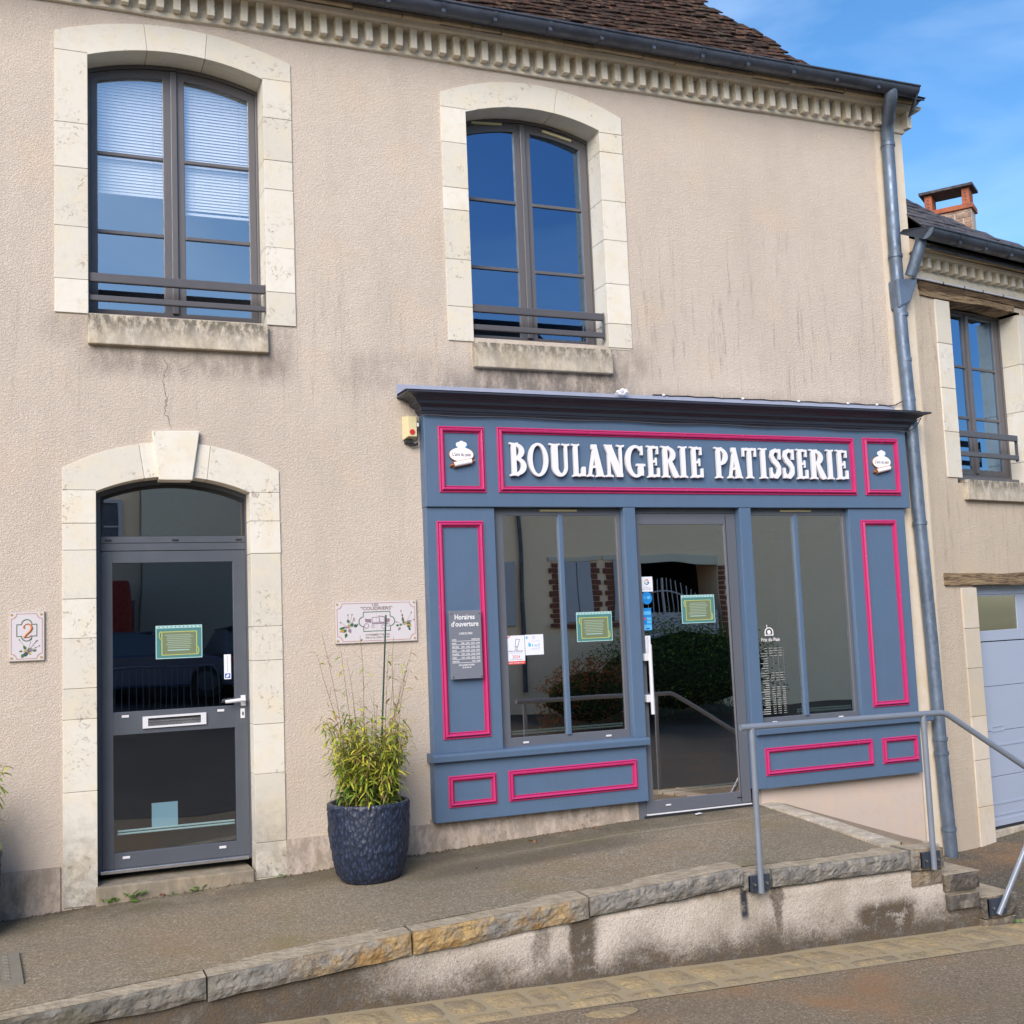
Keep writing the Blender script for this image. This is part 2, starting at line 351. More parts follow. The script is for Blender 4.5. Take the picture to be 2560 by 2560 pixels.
def text(s, x, z, y, h, mat, parent, name='lettering', width=None, align='CENTER', bold=0.0, ext=0.0, rot=0.0, **kw):
    cu = bpy.data.curves.new('t', 'FONT'); cu.body = s; cu.size = 1.0; cu.offset = bold; cu.resolution_u = 3; cu.extrude = 0
    o = bpy.data.objects.new('t', cu); COL.objects.link(o)
    me = bpy.data.meshes.new_from_object(o.evaluated_get(bpy.context.evaluated_depsgraph_get()))
    bpy.data.objects.remove(o); bpy.data.curves.remove(cu)
    xs = [v.co.x for v in me.vertices]; zs = [v.co.y for v in me.vertices]
    if not xs: return None
    w0, w1, h0, h1 = min(xs), max(xs), min(zs), max(zs)
    kz = h / .73; kx = (width / (w1 - w0)) if width else kz
    ax = {'CENTER': (w0 + w1) / 2, 'LEFT': w0, 'RIGHT': w1}[align]
    mb = MB(); V = []
    for v in me.vertices:
        a, b = (v.co.x - ax) * kx, v.co.y * kz
        V.append((x + a * math.cos(rot) - b * math.sin(rot), y, z + a * math.sin(rot) + b * math.cos(rot)))
    mb.add(V, [tuple(p.vertices) for p in me.polygons]); bpy.data.meshes.remove(me)
    return mb.build(name, mat, parent, **kw)
def arc(xl, xr, zs, za):
    xm = (xl + xr) / 2; hw = (xr - xl) / 2; sg = za - zs; Rr = (hw * hw + sg * sg) / (2 * sg); zc = za - Rr
    return lambda x, ins=0.0: zc + math.sqrt(max(0, (Rr - ins) ** 2 - (x - xm) ** 2))
def archpoly(x0, x1, z0, f, ins=0.0, n=14):
    P = [(x0, z0), (x1, z0)]
    for i in range(n + 1):
        x = x1 + (x0 - x1) * i / n; P.append((x, f(x, ins)))
    return P

# ================================================================ THE BAKERY BUILDING
HOUSE = thing('bakery_house', (3, 0, 0), 'long beige rendered house with white arched window surrounds and brown tiled roof', 'building')
def wall_with_holes(name, x0, x1, z0, z1, holes, y, mat, parent, back=9.0):
    xs = sorted({x0, x1, *[h[0] for h in holes], *[h[1] for h in holes]}); zs = sorted({z0, z1, *[h[2] for h in holes], *[h[3] for h in holes]})
    b = MB()
    for i in range(len(xs) - 1):
        for j in range(len(zs) - 1):
            cx, cz = (xs[i] + xs[i + 1]) / 2, (zs[j] + zs[j + 1]) / 2
            if any(h[0] < cx < h[1] and h[2] < cz < h[3] for h in holes): continue
            b.add([(xs[i], y, zs[j]), (xs[i + 1], y, zs[j]), (xs[i + 1], y, zs[j + 1]), (xs[i], y, zs[j + 1])], [(0, 1, 2, 3)])
    b.add([(x0, y, z0), (x0, back, z0), (x0, back, z1), (x0, y, z1)], [(0, 3, 2, 1)])
    b.add([(x1, y, z0), (x1, back, z0), (x1, back, z1), (x1, y, z1)], [(0, 1, 2, 3)])
    b.add([(x0, back, z0), (x1, back, z0), (x1, back, z1), (x0, back, z1)], [(0, 3, 2, 1)])
    return b.build(name, mat, parent)
wall_with_holes('wall', -5, 7.95, -1.0, 6.30, [(.30, 1.79, 3.935, 6.03), (3.25, 4.71, 3.93, 6.02), (.33, 1.63, -.12, 2.80), (3.46, 6.98, .50, 2.55), (4.68, 5.80, -.1, .50)], 0, 'stucco', HOUSE)
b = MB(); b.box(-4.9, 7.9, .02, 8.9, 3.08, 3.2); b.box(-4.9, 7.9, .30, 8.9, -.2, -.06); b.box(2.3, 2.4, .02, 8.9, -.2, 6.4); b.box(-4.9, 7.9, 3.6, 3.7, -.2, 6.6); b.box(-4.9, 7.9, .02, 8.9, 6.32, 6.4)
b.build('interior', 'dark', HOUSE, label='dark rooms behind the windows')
b = MB(); b.box(-5, .205, -.016, .02, -.9, .066); b.build('plinth', 'plinth', HOUSE)
for q in ((1.742, 2.856, -.016, .086), (2.856, 4.655, -.02, .12), (5.79, 5.86, -.02, .12)): b = MB(); b.box(q[0], q[1], q[2], .02, -.9, q[3]); b.build('plinth', 'plinth', HOUSE)
b = MB(); b.box(5.86, 7.62, -.018, .02, -.95, .55); b.build('plinth', 'pinkwall', HOUSE, label='smooth pink rendered base under the right side of the shopfront')
b = MB(); b.box(7.635, 7.955, -.014, .25, -1.0, 6.245); b.build('quoin_strip', 'smooth', HOUSE)
b = MB(); b.box(4.655, 4.73, -.03, .02, -.2, .13); b.build('door_threshold_post', 'shopframe', HOUSE)

def surround(parent, xl, xr, zb, f_in, ox0, ox1, f_out, ljl, ljr, joints, zbl, zbr, y1, zsl, zsr, mat='limestone', yf=-.012, g=.0016):
    back = MB(); xm = (xl + xr) / 2
    back.prism([(ox0 + .01, zb), (xl - .01, zb), (xl - .01, zsl), (ox0 + .01, zsl + .1)], -.004, y1 - .01)
    back.prism([(xr + .01, zb), (ox1 - .01, zb), (ox1 - .01, zsr + .1), (xr + .01, zsr)], -.004, y1 - .01)
    n = 16; A = [(ox0 + .01 + (ox1 - ox0 - .02) * i / n,) for i in range(n + 1)]
    top = [(a[0], f_out(a[0]) - .01) for a in A]; bot = [(max(xl, min(xr, a[0])), f_in(max(xl, min(xr, a[0]))) + .01) for a in A]
    v = [(x, -.004, z) for x, z in top] + [(x, -.004, z) for x, z in bot]
    back.add(v, [(n + 1 + i, n + 2 + i, i + 1, i) for i in range(n)])
    S_ = back.build('window_surround', 'mortar', parent)
    def stone(P):
        b = MB(); d = R.uniform(-.0015, .0025); b.prism(P, yf - d, y1); b.build('stone', mat, S_, bevel=.003)
    for side, js in ((0, ljl), (1, ljr)):
        a0, a1 = (ox0, xl) if side == 0 else (xr, ox1); bz = zbl if side == 0 else zbr
        js = sorted(js) ; zz = [bz] + js
        for i in range(len(zz) - 1):
            if zz[i + 1] - zz[i] < .03: continue
            stone([(a0 + R.uniform(-.004, .003) * (side == 0), zz[i] + g), (a1 + R.uniform(-.003, .004) * (side == 1), zz[i] + g), (a1, zz[i + 1] - g), (a0, zz[i + 1] - g)])
    cuts = [(None, None)] + joints + [(None, None)]
    for i in range(len(cuts) - 1):
        P = []
        (to, ti), (to2, ti2) = cuts[i], cuts[i + 1]
        if to is None: P += [(ox0, zsl + g), (xl, zsl + g)]; a = xl
        else: a = ti + g
        bx = xr if ti2 is None else ti2 - g
        N = 7
        for k in range(N + 1):
            x = a + (bx - a) * k / N; P.append((x, f_in(min(max(x, xl + 1e-4), xr - 1e-4))))
        if to2 is None: P += [(xr, zsr + g), (ox1, zsr + g)]; c = ox1
        else: c = to2 - g
        d = ox0 if to is None else to + g
        for k in range(N + 1):
            x = c + (d - c) * k / N; P.append((x, f_out(x)))
        Q = []
        for p in P:
            if not Q or (abs(p[0] - Q[-1][0]) + abs(p[1] - Q[-1][1])) > .002: Q.append(p)
        stone(Q)
    return S_

def window(parent, xl, xr, zb, f, y, gl, muntins, mull, depth=.06, glass='glassup', frame='winframe', vents=(), fi=.075):
    """outer frame with two sashes; gl = ((x0,x1),(x0,x1)) glass openings; f(x, inset) head curve"""
    w_ = MB(); o_in = .030
    w_.ring(archpoly(xl - .02, xr + .02, zb, f), archpoly(xl + o_in, xr - o_in, zb + .035, f, o_in), y, y + depth)
    W = w_.build('window', frame, parent, bevel=.003)
    gb = mull[2]
    for k, (a, c) in enumerate(gl):
        s0 = xl + o_in if k == 0 else (mull[0] + mull[1]) / 2 + .002
        s1 = (mull[0] + mull[1]) / 2 - .002 if k == 0 else xr - o_in
        b = MB(); b.ring(archpoly(s0, s1, zb + .037, f, o_in + .002, 8), archpoly(a, c, gb, f, fi, 8), y + .012, y + depth - .006)
        b.build('sash', frame, W, bevel=.004)
        b = MB(); P = archpoly(a - .008, c + .008, gb - .008, f, fi - .008, 8); b.prism(P, y + .030, y + .036); b.build('pane', glass, W)
        for z in muntins:
            b = MB(); b.prism([(a, z - .014), (c, z - .014), (c, z + .014), (a, z + .014)], y + .014, y + .05); b.build('muntin', frame, W, bevel=.004)
    b = MB(); b.prism([((mull[0] + mull[1]) / 2 - .024, zb + .05), ((mull[0] + mull[1]) / 2 + .024, zb + .05), ((mull[0] + mull[1]) / 2 + .024, f(mull[0], o_in + .01)), ((mull[0] + mull[1]) / 2 - .024, f(mull[0], o_in + .01))], y - .012, y + .02)
    b.build('astragal', frame, W, bevel=.006)
    for (x0, z0, x1, z1) in vents:
        b = MB(); b.add([(x0, y - .008, z0), (x1, y - .008, z1), (x1, y - .008, z1 + .018), (x0, y - .008, z0 + .018), (x0, y + .01, z0), (x1, y + .01, z1), (x1, y + .01, z1 + .018), (x0, y + .01, z0 + .018)],
                        [(0, 1, 2, 3), (0, 4, 5, 1), (3, 2, 6, 7), (1, 5, 6, 2), (0, 3, 7, 4)]); b.build('trickle_vent', 'cream', W)
    return W
def guard(parent, x0, x1, zs, y):
    for z0, z1 in zs:
        b = MB(); b.box(x0, x1, y, y + .035, z0, z1); b.build('guard_rail', 'rail', parent, bevel=.008)
    b = MB()
    b.box(x1 - .002, x1 + .010, y + .005, y + .03, zs[-1][0] - .01, zs[0][1] + .005); b.build('rail_bracket', 'rail', parent)
def sill(parent, x0, x1, z0, z1, y):
    b = MB(); b.box(x0, x1, y, .21, z0, z1); b.build('window_sill', 'sillstone', parent, bevel=.008)

# window over the left door
f1 = arc(.40, 1.68, 5.875, 5.985); o1 = arc(.175, 1.90, 6.03, 6.187)
surround(HOUSE, .40, 1.68, 3.925, f1, .175, 1.90, o1, [5.34, 5.004, 4.564, 4.174, 5.887], [5.572, 5.232, 5.0, 4.537, 4.185, 5.884], [(.80, .823), (1.263, 1.246)], 3.925, 3.925, .235, 5.887, 5.884)
window(HOUSE, .40, 1.69, 3.975, f1, .22, ((.480, .955), (1.116, 1.605)), (5.24, 4.632), (.985, 1.085, 4.035), fi=.10, glass='glassup1')
guard(HOUSE, .402, 1.674, ((4.175, 4.245), (4.035, 4.08)), .02)
sill(HOUSE, .395, 1.68, 3.700, 3.918, -.055)
# window over the shop
f2 = arc(3.36, 4.60, 5.845, 5.955); o2 = arc(3.14, 4.825, 5.985, 6.175)
surround(HOUSE, 3.36, 4.60, 3.90, f2, 3.14, 4.825, o2, [5.565, 5.18, 4.991, 4.574, 4.179, 5.866], [5.658, 5.22, 4.867, 4.478, 4.127, 5.831], [(4.211, 4.174)], 3.892, 3.915, .235, 5.866, 5.831)
window(HOUSE, 3.36, 4.62, 3.96, f2, .22, ((3.440, 3.889), (4.045, 4.517)), (5.205, 4.608), (3.915, 4.02, 4.02), vents=((3.50, 5.862, 3.776, 5.882), (4.162, 5.872, 4.439, 5.818)), fi=.11)
guard(HOUSE, 3.362, 4.573, ((4.155, 4.220), (4.003, 4.052)), .02)
sill(HOUSE, 3.345, 4.607, 3.677, 3.885, -.055)
# left entrance
f3 = arc(.445, 1.525, 2.640, 2.752); o3 = arc(.22, 1.748, 2.803, 3.005)
sd3 = surround(HOUSE, .445, 1.525, -.2, f3, .222, 1.746, o3, [2.412, 2.222, 1.881, 1.606, 1.26, 1.048, .555, 2.648], [2.425, 2.183, 1.643, 1.393, .93, .572, .083, 2.64], [(.739, .776), (.85, .885), (1.14, 1.10), (1.246, 1.216)], -.215, -.165, .17, 2.648, 2.64)
b = MB(); b.prism([(.875, 2.722), (1.108, 2.722), (1.163, 3.088), (.826, 3.078)], -.048, .10); b.build('stone', 'limestone', sd3, bevel=.006, label='projecting keystone over the left door')
b = MB(); b.box(.432, 1.508, -.035, .32, -.40, -.094); b.build('door_step', 'step', HOUSE, bevel=.012)
W3 = MB(); W3.ring(archpoly(.44, 1.53, -.045, f3), archpoly(.483, 1.512, -.02, f3, .035), .15, .22)
DF = W3.build('entrance_door', 'doorframe', HOUSE, bevel=.003, label='grey glazed entrance door under a fanlight')
b = MB(); b.box(.484, 1.511, .146, .215, 2.282, 2.328); b.build('transom_bar', 'doorframe', DF, bevel=.003)
b = MB(); b.box(.484, 1.511, .150, .215, 2.226, 2.280); b.build('transom_bar', 'doorframe', DF, bevel=.003)
b = MB(); b.prism(archpoly(.47, 1.52, 2.326, f3, .022), .178, .184); b.build('pane', 'glassdn', DF)
b = MB(); sh = archpoly(.484, 1.511, 2.328, f3, .036); sh2 = archpoly(.505, 1.492, 2.332, f3, .06); b.ring(sh, sh2, .158, .19); b.build('fanlight_frame', 'black', DF)
b = MB()
b.box(.484, .562, .153, .20, -.018, 2.222); b.box(1.418, 1.511, .153, .20, -.018, 2.222)
b.box(.562, 1.418, .153, .20, 2.138, 2.222); b.box(.562, 1.418, .153, .20, .91, 1.07); b.box(.562, 1.418, .153, .20, -.018, .086); b.build('door_leaf', 'doorframe', DF, bevel=.0025)
b = MB(); b.box(.555, 1.425, .176, .182, 1.065, 2.145); b.build('pane', 'glassdoor', DF)
b = MB(); b.box(.555, 1.425, .176, .182, .08, .915); b.build('pane', 'glassdoor', DF)
b = MB(); b.box(.470, 1.500, .135, .16, -.048, -.024); b.build('weather_bar', 'steel', DF, bevel=.003)
b = MB(); b.ring([(.762, .945), (1.208, .948), (1.208, 1.033), (.762, 1.030)], [(.800, .959), (1.170, .962), (1.170, 1.018), (.800, 1.015)], .138, .156); b.build('letterbox', 'alu', DF, bevel=.002)
b = MB(); b.box(.80, 1.17, .146, .156, .96, .985); b.box(.80, 1.17, .143, .154, .988, 1.0); b.build('letterbox_flap', 'steel', DF)
b = MB(); b.box(.798, 1.172, .151, .155, .958, 1.019); b.build('letterbox_slot', 'black', DF)
for x in (.62, 1.289):
    for z in (1.03, .045): b = MB(); b.box(x, x + .05, .146, .156, z, z + .018); b.build('drain_cap', 'alu', DF, bevel=.003)
for x in (.513, .980, 1.441): b = MB(); b.box(x, x + .045, .140, .150, 2.295, 2.309); b.build('drain_cap', 'black', DF, bevel=.003)
b = MB(); b.tube([(1.477, .152, 1.108), (1.477, .10, 1.108)], .013, 10)
b.tube([(1.484, .102, 1.110), (1.455, .098, 1.110), (1.36, .098, 1.103), (1.340, .10, 1.102)], [.015, .014, .013, .012], 10)
b.box(1.460, 1.494, .145, .155, 1.065, 1.142); b.build('door_handle', 'alu', DF)
b = MB(); b.box(1.456, 1.489, .143, .155, .972, 1.044); b.build('lock_plate', 'alu', DF, bevel=.004)
b = MB(); b.box(1.468, 1.478, .141, .145, .995, 1.02); b.build('keyhole', 'black', DF)

# ---- cornice
prof = [(0, 6.246), (-.028, 6.249), (-.034, 6.256), (-.034, 6.284), (-.022, 6.296), (-.016, 6.300), (-.016, 6.448), (-.140, 6.450), (-.147, 6.455), (-.160, 6.484), (-.150, 6.489), (-.12, 6.492), (-.12, 6.60), (0, 6.60)]
def sweep(b, prof, x0, x1, ret=4.0, left=False, m=0, off=0):
    """moulding along the front (y<0) with a mitred return round the right corner at x1"""
    n = len(prof); rings = []
    if left: rings.append([(x0 + y - off, 0.0, z) for y, z in prof])
    rings.append([(x0 + (y if left else 0) - (off if left else 0), y, z) for y, z in prof])
    rings.append([(x1 - y + off, y, z) for y, z in prof]); rings.append([(x1 - y + off, ret, z) for y, z in prof])
    v = [p for r_ in rings for p in r_]
    b.add(v, [(i * n + k, i * n + k + 1, (i + 1) * n + k + 1, (i + 1) * n + k) for i in range(len(rings) - 1) for k in range(n - 1)], m)
    return b
def wavy_strip(name, prof, x0, x1, mat, parent, ret=3.0, amp=.004, seg=.16, right=7.95):
    n = len(prof); xs = [x0 + (x1 - x0) * i / int((x1 - x0) / seg) for i in range(int((x1 - x0) / seg) + 1)]; v = []
    for x in xs:
        for k, (y, z) in enumerate(prof):
            j = mn.noise(Vector((x * 2.5, k * .37, z * 4))) * amp; v.append((x, y + (j if y < -.001 else 0), z + j))
    L = len(xs); v += [(right - y, y, z) for y, z in prof]; v += [(right - y, ret, z) for y, z in prof]
    b = MB(); b.add(v, [(i * n + k, i * n + k + 1, (i + 1) * n + k + 1, (i + 1) * n + k) for i in range(L + 1) for k in range(n - 1)])
    return b.build(name, mat, parent)
CO = wavy_strip('cornice', prof, -3.0, 7.90, 'cornice', HOUSE, amp=.009)
d0 = MB(); d0.box(2.376, 2.430, -.102, -.012, 6.284, 6.452); D0 = d0.build('dentil', 'limestone', CO, bevel=.0025)
D0.data.materials[0] = M['cornice']
for i in range(-43, 44):
    if i == 0: continue
    x = i * .1245
    if x + 2.372 > 7.9: break
    c = clone(D0, (x, R.uniform(-.004, .004), R.uniform(-.005, .003))); c.rotation_euler = (R.uniform(-.03, .03), R.uniform(-.03, .03), R.uniform(-.05, .05))
for x in (7.962,):
    c = clone(D0, (x - 2.372, .0, 0))
wv = [(-.12, 6.488), (-.190, 6.490), (-.200, 6.498), (-.200, 6.528), (-.19, 6.540), (-.12, 6.541)]
xx = -2.0
while xx < 7.95:     # rough flat tiles bedded under the gutter
    L_ = R.uniform(.20, .52); dz = R.uniform(-.006, .006); dy = R.uniform(-.012, .006)
    b = MB(); q = [(y + dy + .016, z + dz) for y, z in wv]; b.strip(q, xx + .003, min(xx + L_, 8.05) - .003); b.build('eaves_stone', 'corona', HOUSE, bevel=.004); xx += L_
b = MB(); b.strip([(-.256, 6.496), (-.264, 6.500), (-.264, 6.514), (-.256, 6.52), (-.10, 6.60), (-.10, 6.575), (-.250, 6.505)], -3, 8.05); b.build('drip_edge', 'zinc', HOUSE)
# ---- gutter
def gutter(parent, x0, x1, y, z, r, px=(), cap=True):
    b = MB(); n = 14; A = [(y - r * math.cos(math.pi * k / n), z - r * math.sin(math.pi * k / n)) for k in range(n + 1)]
    for s_ in (0, 1):
        rr = r - .004 * s_; A_ = [(y - rr * math.cos(math.pi * k / n), z - rr * math.sin(math.pi * k / n)) for k in range(n + 1)]
        v = [(x0, a, c) for a, c in A_] + [(x1, a, c) for a, c in A_]
        b.add(v, [(i, n + 1 + i, n + 2 + i, i + 1) for i in range(n)], 0, True)
    if cap:
        for x in (x0, x1): b.add([(x, a, c) for a, c in A], [tuple(range(n + 1))])
    b.tube([(x0, y - r - .004, z + .002), (x1, y - r - .004, z + .002)], .010, 8)
    g_ = b.build('gutter', 'zinc', parent)
    for x in px:
        b = MB(); v = []
        for w_ in (-.011, .011): v += [(x + w_, y - (r + .005) * math.cos(math.pi * k / n), z - (r + .005) * math.sin(math.pi * k / n)) for k in range(n)]
        b.add(v, [(i, n + i, n + 1 + i, i + 1) for i in range(n - 1)]); b.box(x - .015, x + .015, y - r * .62 - .012, y - r * .55, z - r * .88 - .012, z - r * .60); b.build('gutter_bracket', 'zinc', g_)
    return g_
GX = [2.12, 2.60, 3.055, 3.50, 3.99, 4.47, 4.97, 5.46, 5.93, 6.42, 6.90, 7.38]
gutter(HOUSE, -3, 7.86, -.345, 6.542, .076, GX)
b = MB(); b.add([(7.84, -.40, 6.50), (7.95, -.20, 6.48), (7.93, -.15, 6.36), (7.83, -.33, 6.34), (7.86, -.40, 6.50), (7.97, -.20, 6.48), (7.95, -.15, 6.36), (7.85, -.33, 6.34)], [(0, 1, 2, 3), (7, 6, 5, 4), (0, 4, 5, 1), (1, 5, 6, 2), (2, 6, 7, 3), (3, 7, 4, 0)]); b.build('gutter_end_board', 'zinc', HOUSE)
# ---- roof
SL = 1.3
def rz(y): return 6.60 + SL * (y + .3)
E0 = Vector((6.715, -.37, rz(-.37))); E1 = Vector((6.433, -.034, rz(-.034))); E2 = Vector((5.974, .377, rz(.377))); E3 = Vector((1.9, 4.3, rz(4.3)))
b = MB(); b.add([(-5, -.30, rz(-.30) - .03), (6.68, -.30, rz(-.30) - .03), (6.42, -.034, rz(-.034) - .03), (5.96, .377, rz(.377) - .03), (1.9, 4.3, rz(4.3) - .03), (-5, 4.3, rz(4.3) - .03)], [(0, 1, 2, 3, 4, 5)])
b.add([(-5, 4.3, rz(4.3) - .03), (1.9, 4.3, rz(4.3) - .03), (8.1, 9, 6.5), (-5, 9, 6.5), (6.68, -.30, rz(-.30) - .03), (8.06, -.28, 6.52), (6.42, -.034, rz(-.034) - .03), (5.96, .377, rz(.377) - .03)], [(3, 2, 1, 0), (4, 5, 2), (4, 2, 6), (6, 2, 7), (7, 2, 1)])
ROOF = b.build('roof', 'dark', HOUSE)
th = math.radians(7.5); sv = Vector((0, 1, SL)).normalized(); ud = Vector((math.cos(th), 0, 0)) + sv * math.sin(th); vd = sv * math.cos(th) - Vector((math.sin(th), 0, 0)); nd = ud.cross(vd).normalized()
g = G('roof_tile', .95, .12); r_ = g.rnd(); cc = g.vor(7.3, out='Color'); sp = g.t.nodes.new('ShaderNodeSeparateColor'); g.put(sp.inputs[0], cc)
tcol = g.ramp(g.math('FRACT', g.math('ADD', sp.outputs[0], g.mul(g.noise(9, 3), 1.2))), [(0, (.022, .016, .014)), (.25, (.040, .025, .019)), (.45, (.075, .042, .030)), (.6, (.030, .021, .018)), (.8, (.058, .042, .033)), (.93, (.13, .070, .046)), (1, (.04, .025, .02))])
tcol = g.mix(g.mr(g.noise(5, 5, .7), .58, .72, 0, .7), tcol, (.10, .09, .065)); g.col(tcol).nrm(g.bump(g.noise(45, 4), .6, .01)); M['tile'] = g.m
g = G('slate', .7, .3); sp = g.vor(6.1, out='Color'); g.col(g.mix(g.mr(g.noise(14, 4), .3, .7), (.045, .042, .048), (.115, .105, .11))).nrm(g.bump(g.noise(30, 3), .4, .01)); M['slate'] = g.m
tv, tf = [], []
TEX = .072; TW = .165
orig = Vector((6.6, -.36, rz(-.36)))
def edge_x(p):   # right limit of the roof at the height of point p
    for a, c in ((E0, E1), (E1, E2), (E2, E3)):
        if p.z <= c.z or c is E3:
            k = (p.z - a.z) / (c.z - a.z); return a.x + (c.x - a.x) * k
tiles = []
for j in range(-14, 60):
    shift = R.uniform(-.04, .04) + (TW / 2 if j % 2 else 0)
    for i in range(-52, 14):
        p = orig + ud * (i * TW + shift) + vd * (j * TEX)
        if p.y < -.335 or p.z > 9.0: continue
        if p.x + TW > edge_x(p) + .045 or p.x < 1.6: continue
        # rows above the picture's top edge are not needed far up the slope
        tiles.append(p)
def tile_mesh(b, p, loc=False):
    w2, L_, t = TW - R.uniform(.001, .009), .16, R.uniform(.010, .016)
    lift = R.uniform(.022, .037); tw = R.uniform(-.007, .007); sag = R.uniform(-.008, .010); q = []
    for (a, c, hgt) in ((0, 0, lift + tw), (w2 * .5, sag * .6, lift + R.uniform(-.003, .004)), (w2, sag, lift - tw), (w2, L_, .006), (0, L_, .006)): q.append(p + ud * a + vd * c + nd * hgt)
    v = q + [k - nd * t for k in q]
    b.add(v, [(0, 1, 2, 3, 4), (1, 0, 5, 6), (2, 1, 6, 7), (3, 2, 7, 8), (0, 4, 9, 5)])
def cam_d(p): return (p - Vector((0, -8.7, 1.56))).length
tiles.sort(key=cam_d)
keep = [p for p in tiles if p.x > 3.2 or p.z < 6.9]
vis = keep[:300]; rest = keep[300:]
for p in vis: b = MB(); tile_mesh(b, p); b.build('tile', 'tile', ROOF)
b = MB()
for p in rest: tile_mesh(b, p)
b.build('roof_tiles', 'tile', ROOF, kind='stuff')
# ---- rainwater pipe
b = MB()
path = [(7.575, -.34, 6.50), (7.578, -.33, 6.44), (7.60, -.29, 6.40), (7.70, -.13, 6.31), (7.722, -.085, 6.26), (7.722, -.08, 6.05)]
b.tube(path, .062, 16)
b.tube([(7.72, -.08, 6.06), (7.712, -.08, 4.95), (7.722, -.08, 4.2), (7.745, -.08, 3.55), (7.765, -.08, 2.4), (7.80, -.08, 1.3), (7.815, -.08, .3), (7.838, -.08, -.45), (7.846, -.08, -.71)], .060, 18)
DP = b.build('downpipe', 'zincpipe', HOUSE)
for z, x, rr in ((6.08, 7.722, .068), (4.97, 7.712, .068), (4.39, 7.728, .068), (3.95, 7.735, .064), (3.57, 7.745, .063), (2.385, 7.765, .068), (.375, 7.815, .068), (.245, 7.818, .068), (-.445, 7.838, .068)):
    b = MB(); b.tube([(x, -.08, z - .016), (x, -.08, z + .016)], rr, 18); b.box(x - .02, x + .02, -.03, 0, z - .015, z + .015); b.build('pipe_clamp', 'zincpipe', DP, bevel=.003)
b = MB(); b.tube([(7.735, -.045, 4.36), (7.728, -.045, 3.55)], .017, 8); b.build('cable_duct', 'white', HOUSE, label='white cable duct beside the downpipe')
# branch from the neighbour's gutter
b = MB(); b.tube([(7.885, -.25, 5.13), (7.885, -.245, 5.07), (7.865, -.20, 4.95), (7.835, -.13, 4.77)], .055, 16); b.build('branch_pipe', 'zincpipe', HOUSE)
b = MB(); b.add([(7.655, -.145, 4.73), (7.92, -.145, 4.75), (7.80, -.145, 4.50), (7.665, -.145, 4.44), (7.655, -.02, 4.73), (7.92, -.02, 4.75), (7.80, -.02, 4.50), (7.665, -.02, 4.44)],
                [(3, 2, 1, 0), (0, 1, 5, 4), (1, 2, 6, 5), (2, 3, 7, 6), (3, 0, 4, 7)]); b.build('pipe_junction', 'zincpipe', HOUSE, bevel=.02)
# ---- roller blinds in the upper left window
for k, (a, c, zb_) in enumerate(((.46, .975, 4.97), (1.10, 1.63, 4.86))):
    T = thing('window_blind', ((a + c) / 2, .31, zb_), ('white slatted blind half lowered behind the left sash of the window over the grey door', 'white slatted blind hanging lower behind the right sash of the window over the grey door')[k], 'blind', 'venetian blinds in the upper left window')
    b = MB(); b.add([(a, .300, 0), (c, .300, 0), (c, .318, .020), (a, .318, .020)], [(0, 1, 2, 3)]); s0 = None; z = 5.86
    while z > zb_:
        if s0 is None:
            b2 = MB(); b2.add([(a, .300, z), (c, .300, z), (c, .311, z + .0232), (a, .311, z + .0232), (a, .301, z - .0015), (c, .301, z - .0015)], [(0, 1, 2, 3), (4, 5, 1, 0)]); s0 = b2.build('slat', 'slat', T); zz0 = z
        else: clone(s0, (0, 0, z - zz0))
        z -= .0245
    for xq in (a + .09, c - .09): b = MB(); b.box(xq, xq + .002, .297, .299, zb_, 5.86); b.build('cord', 'alu', T)
    b = MB(); b.box(a, c, .298, .32, zb_ - .02, zb_); b.build('bottom_rail', 'slat', T)

# ================================================================ SHOPFRONT
SHOP = thing('shopfront', (5.24, -.12, -.05), 'blue painted wooden shopfront with pink mouldings and glazed door', 'shopfront')
YF = -.12; YP = -.095; YG = -.04
def bx(name, x0, x1, y0, y1, z0, z1, mat, parent=SHOP, bevel=.004, **k): b = MB(); b.box(x0, x1, y0, y1, z0, z1); return b.build(name, mat, parent, bevel=bevel, **k)
FAS = bx('fascia', 2.868, 7.632, YF, -.001, 2.525, 3.30, 'blue')
bx('pilaster', 2.872, 3.446, YP, -.001, .618, 2.524, 'blue')
bx('pilaster', 6.935, 7.578, YP, -.001, .600, 2.524, 'blue')
bx('base_panel', 2.865, 4.705, -.112, -.001, .102, .560, 'blue')
bx('base_panel', 5.782, 7.560, -.112, -.001, .095, .556, 'blue')
bx('pier', 4.602, 4.712, YF + .005, -.001, .618, 2.524, 'blue')
bx('pier', 5.745, 5.862, YF + .005, -.001, .10, 2.524, 'blue')
for x0, x1, xe in ((2.838, 4.716, 3.44), (5.772, 7.684, 6.94)):
    b = MB(); b.strip([(-.02, .624), (-.150, .618), (-.163, .611), (-.165, .600), (-.160, .560), (-.150, .556), (-.02, .556)], x0, x1); b.build('sill_board', 'blue', SHOP, bevel=.003)
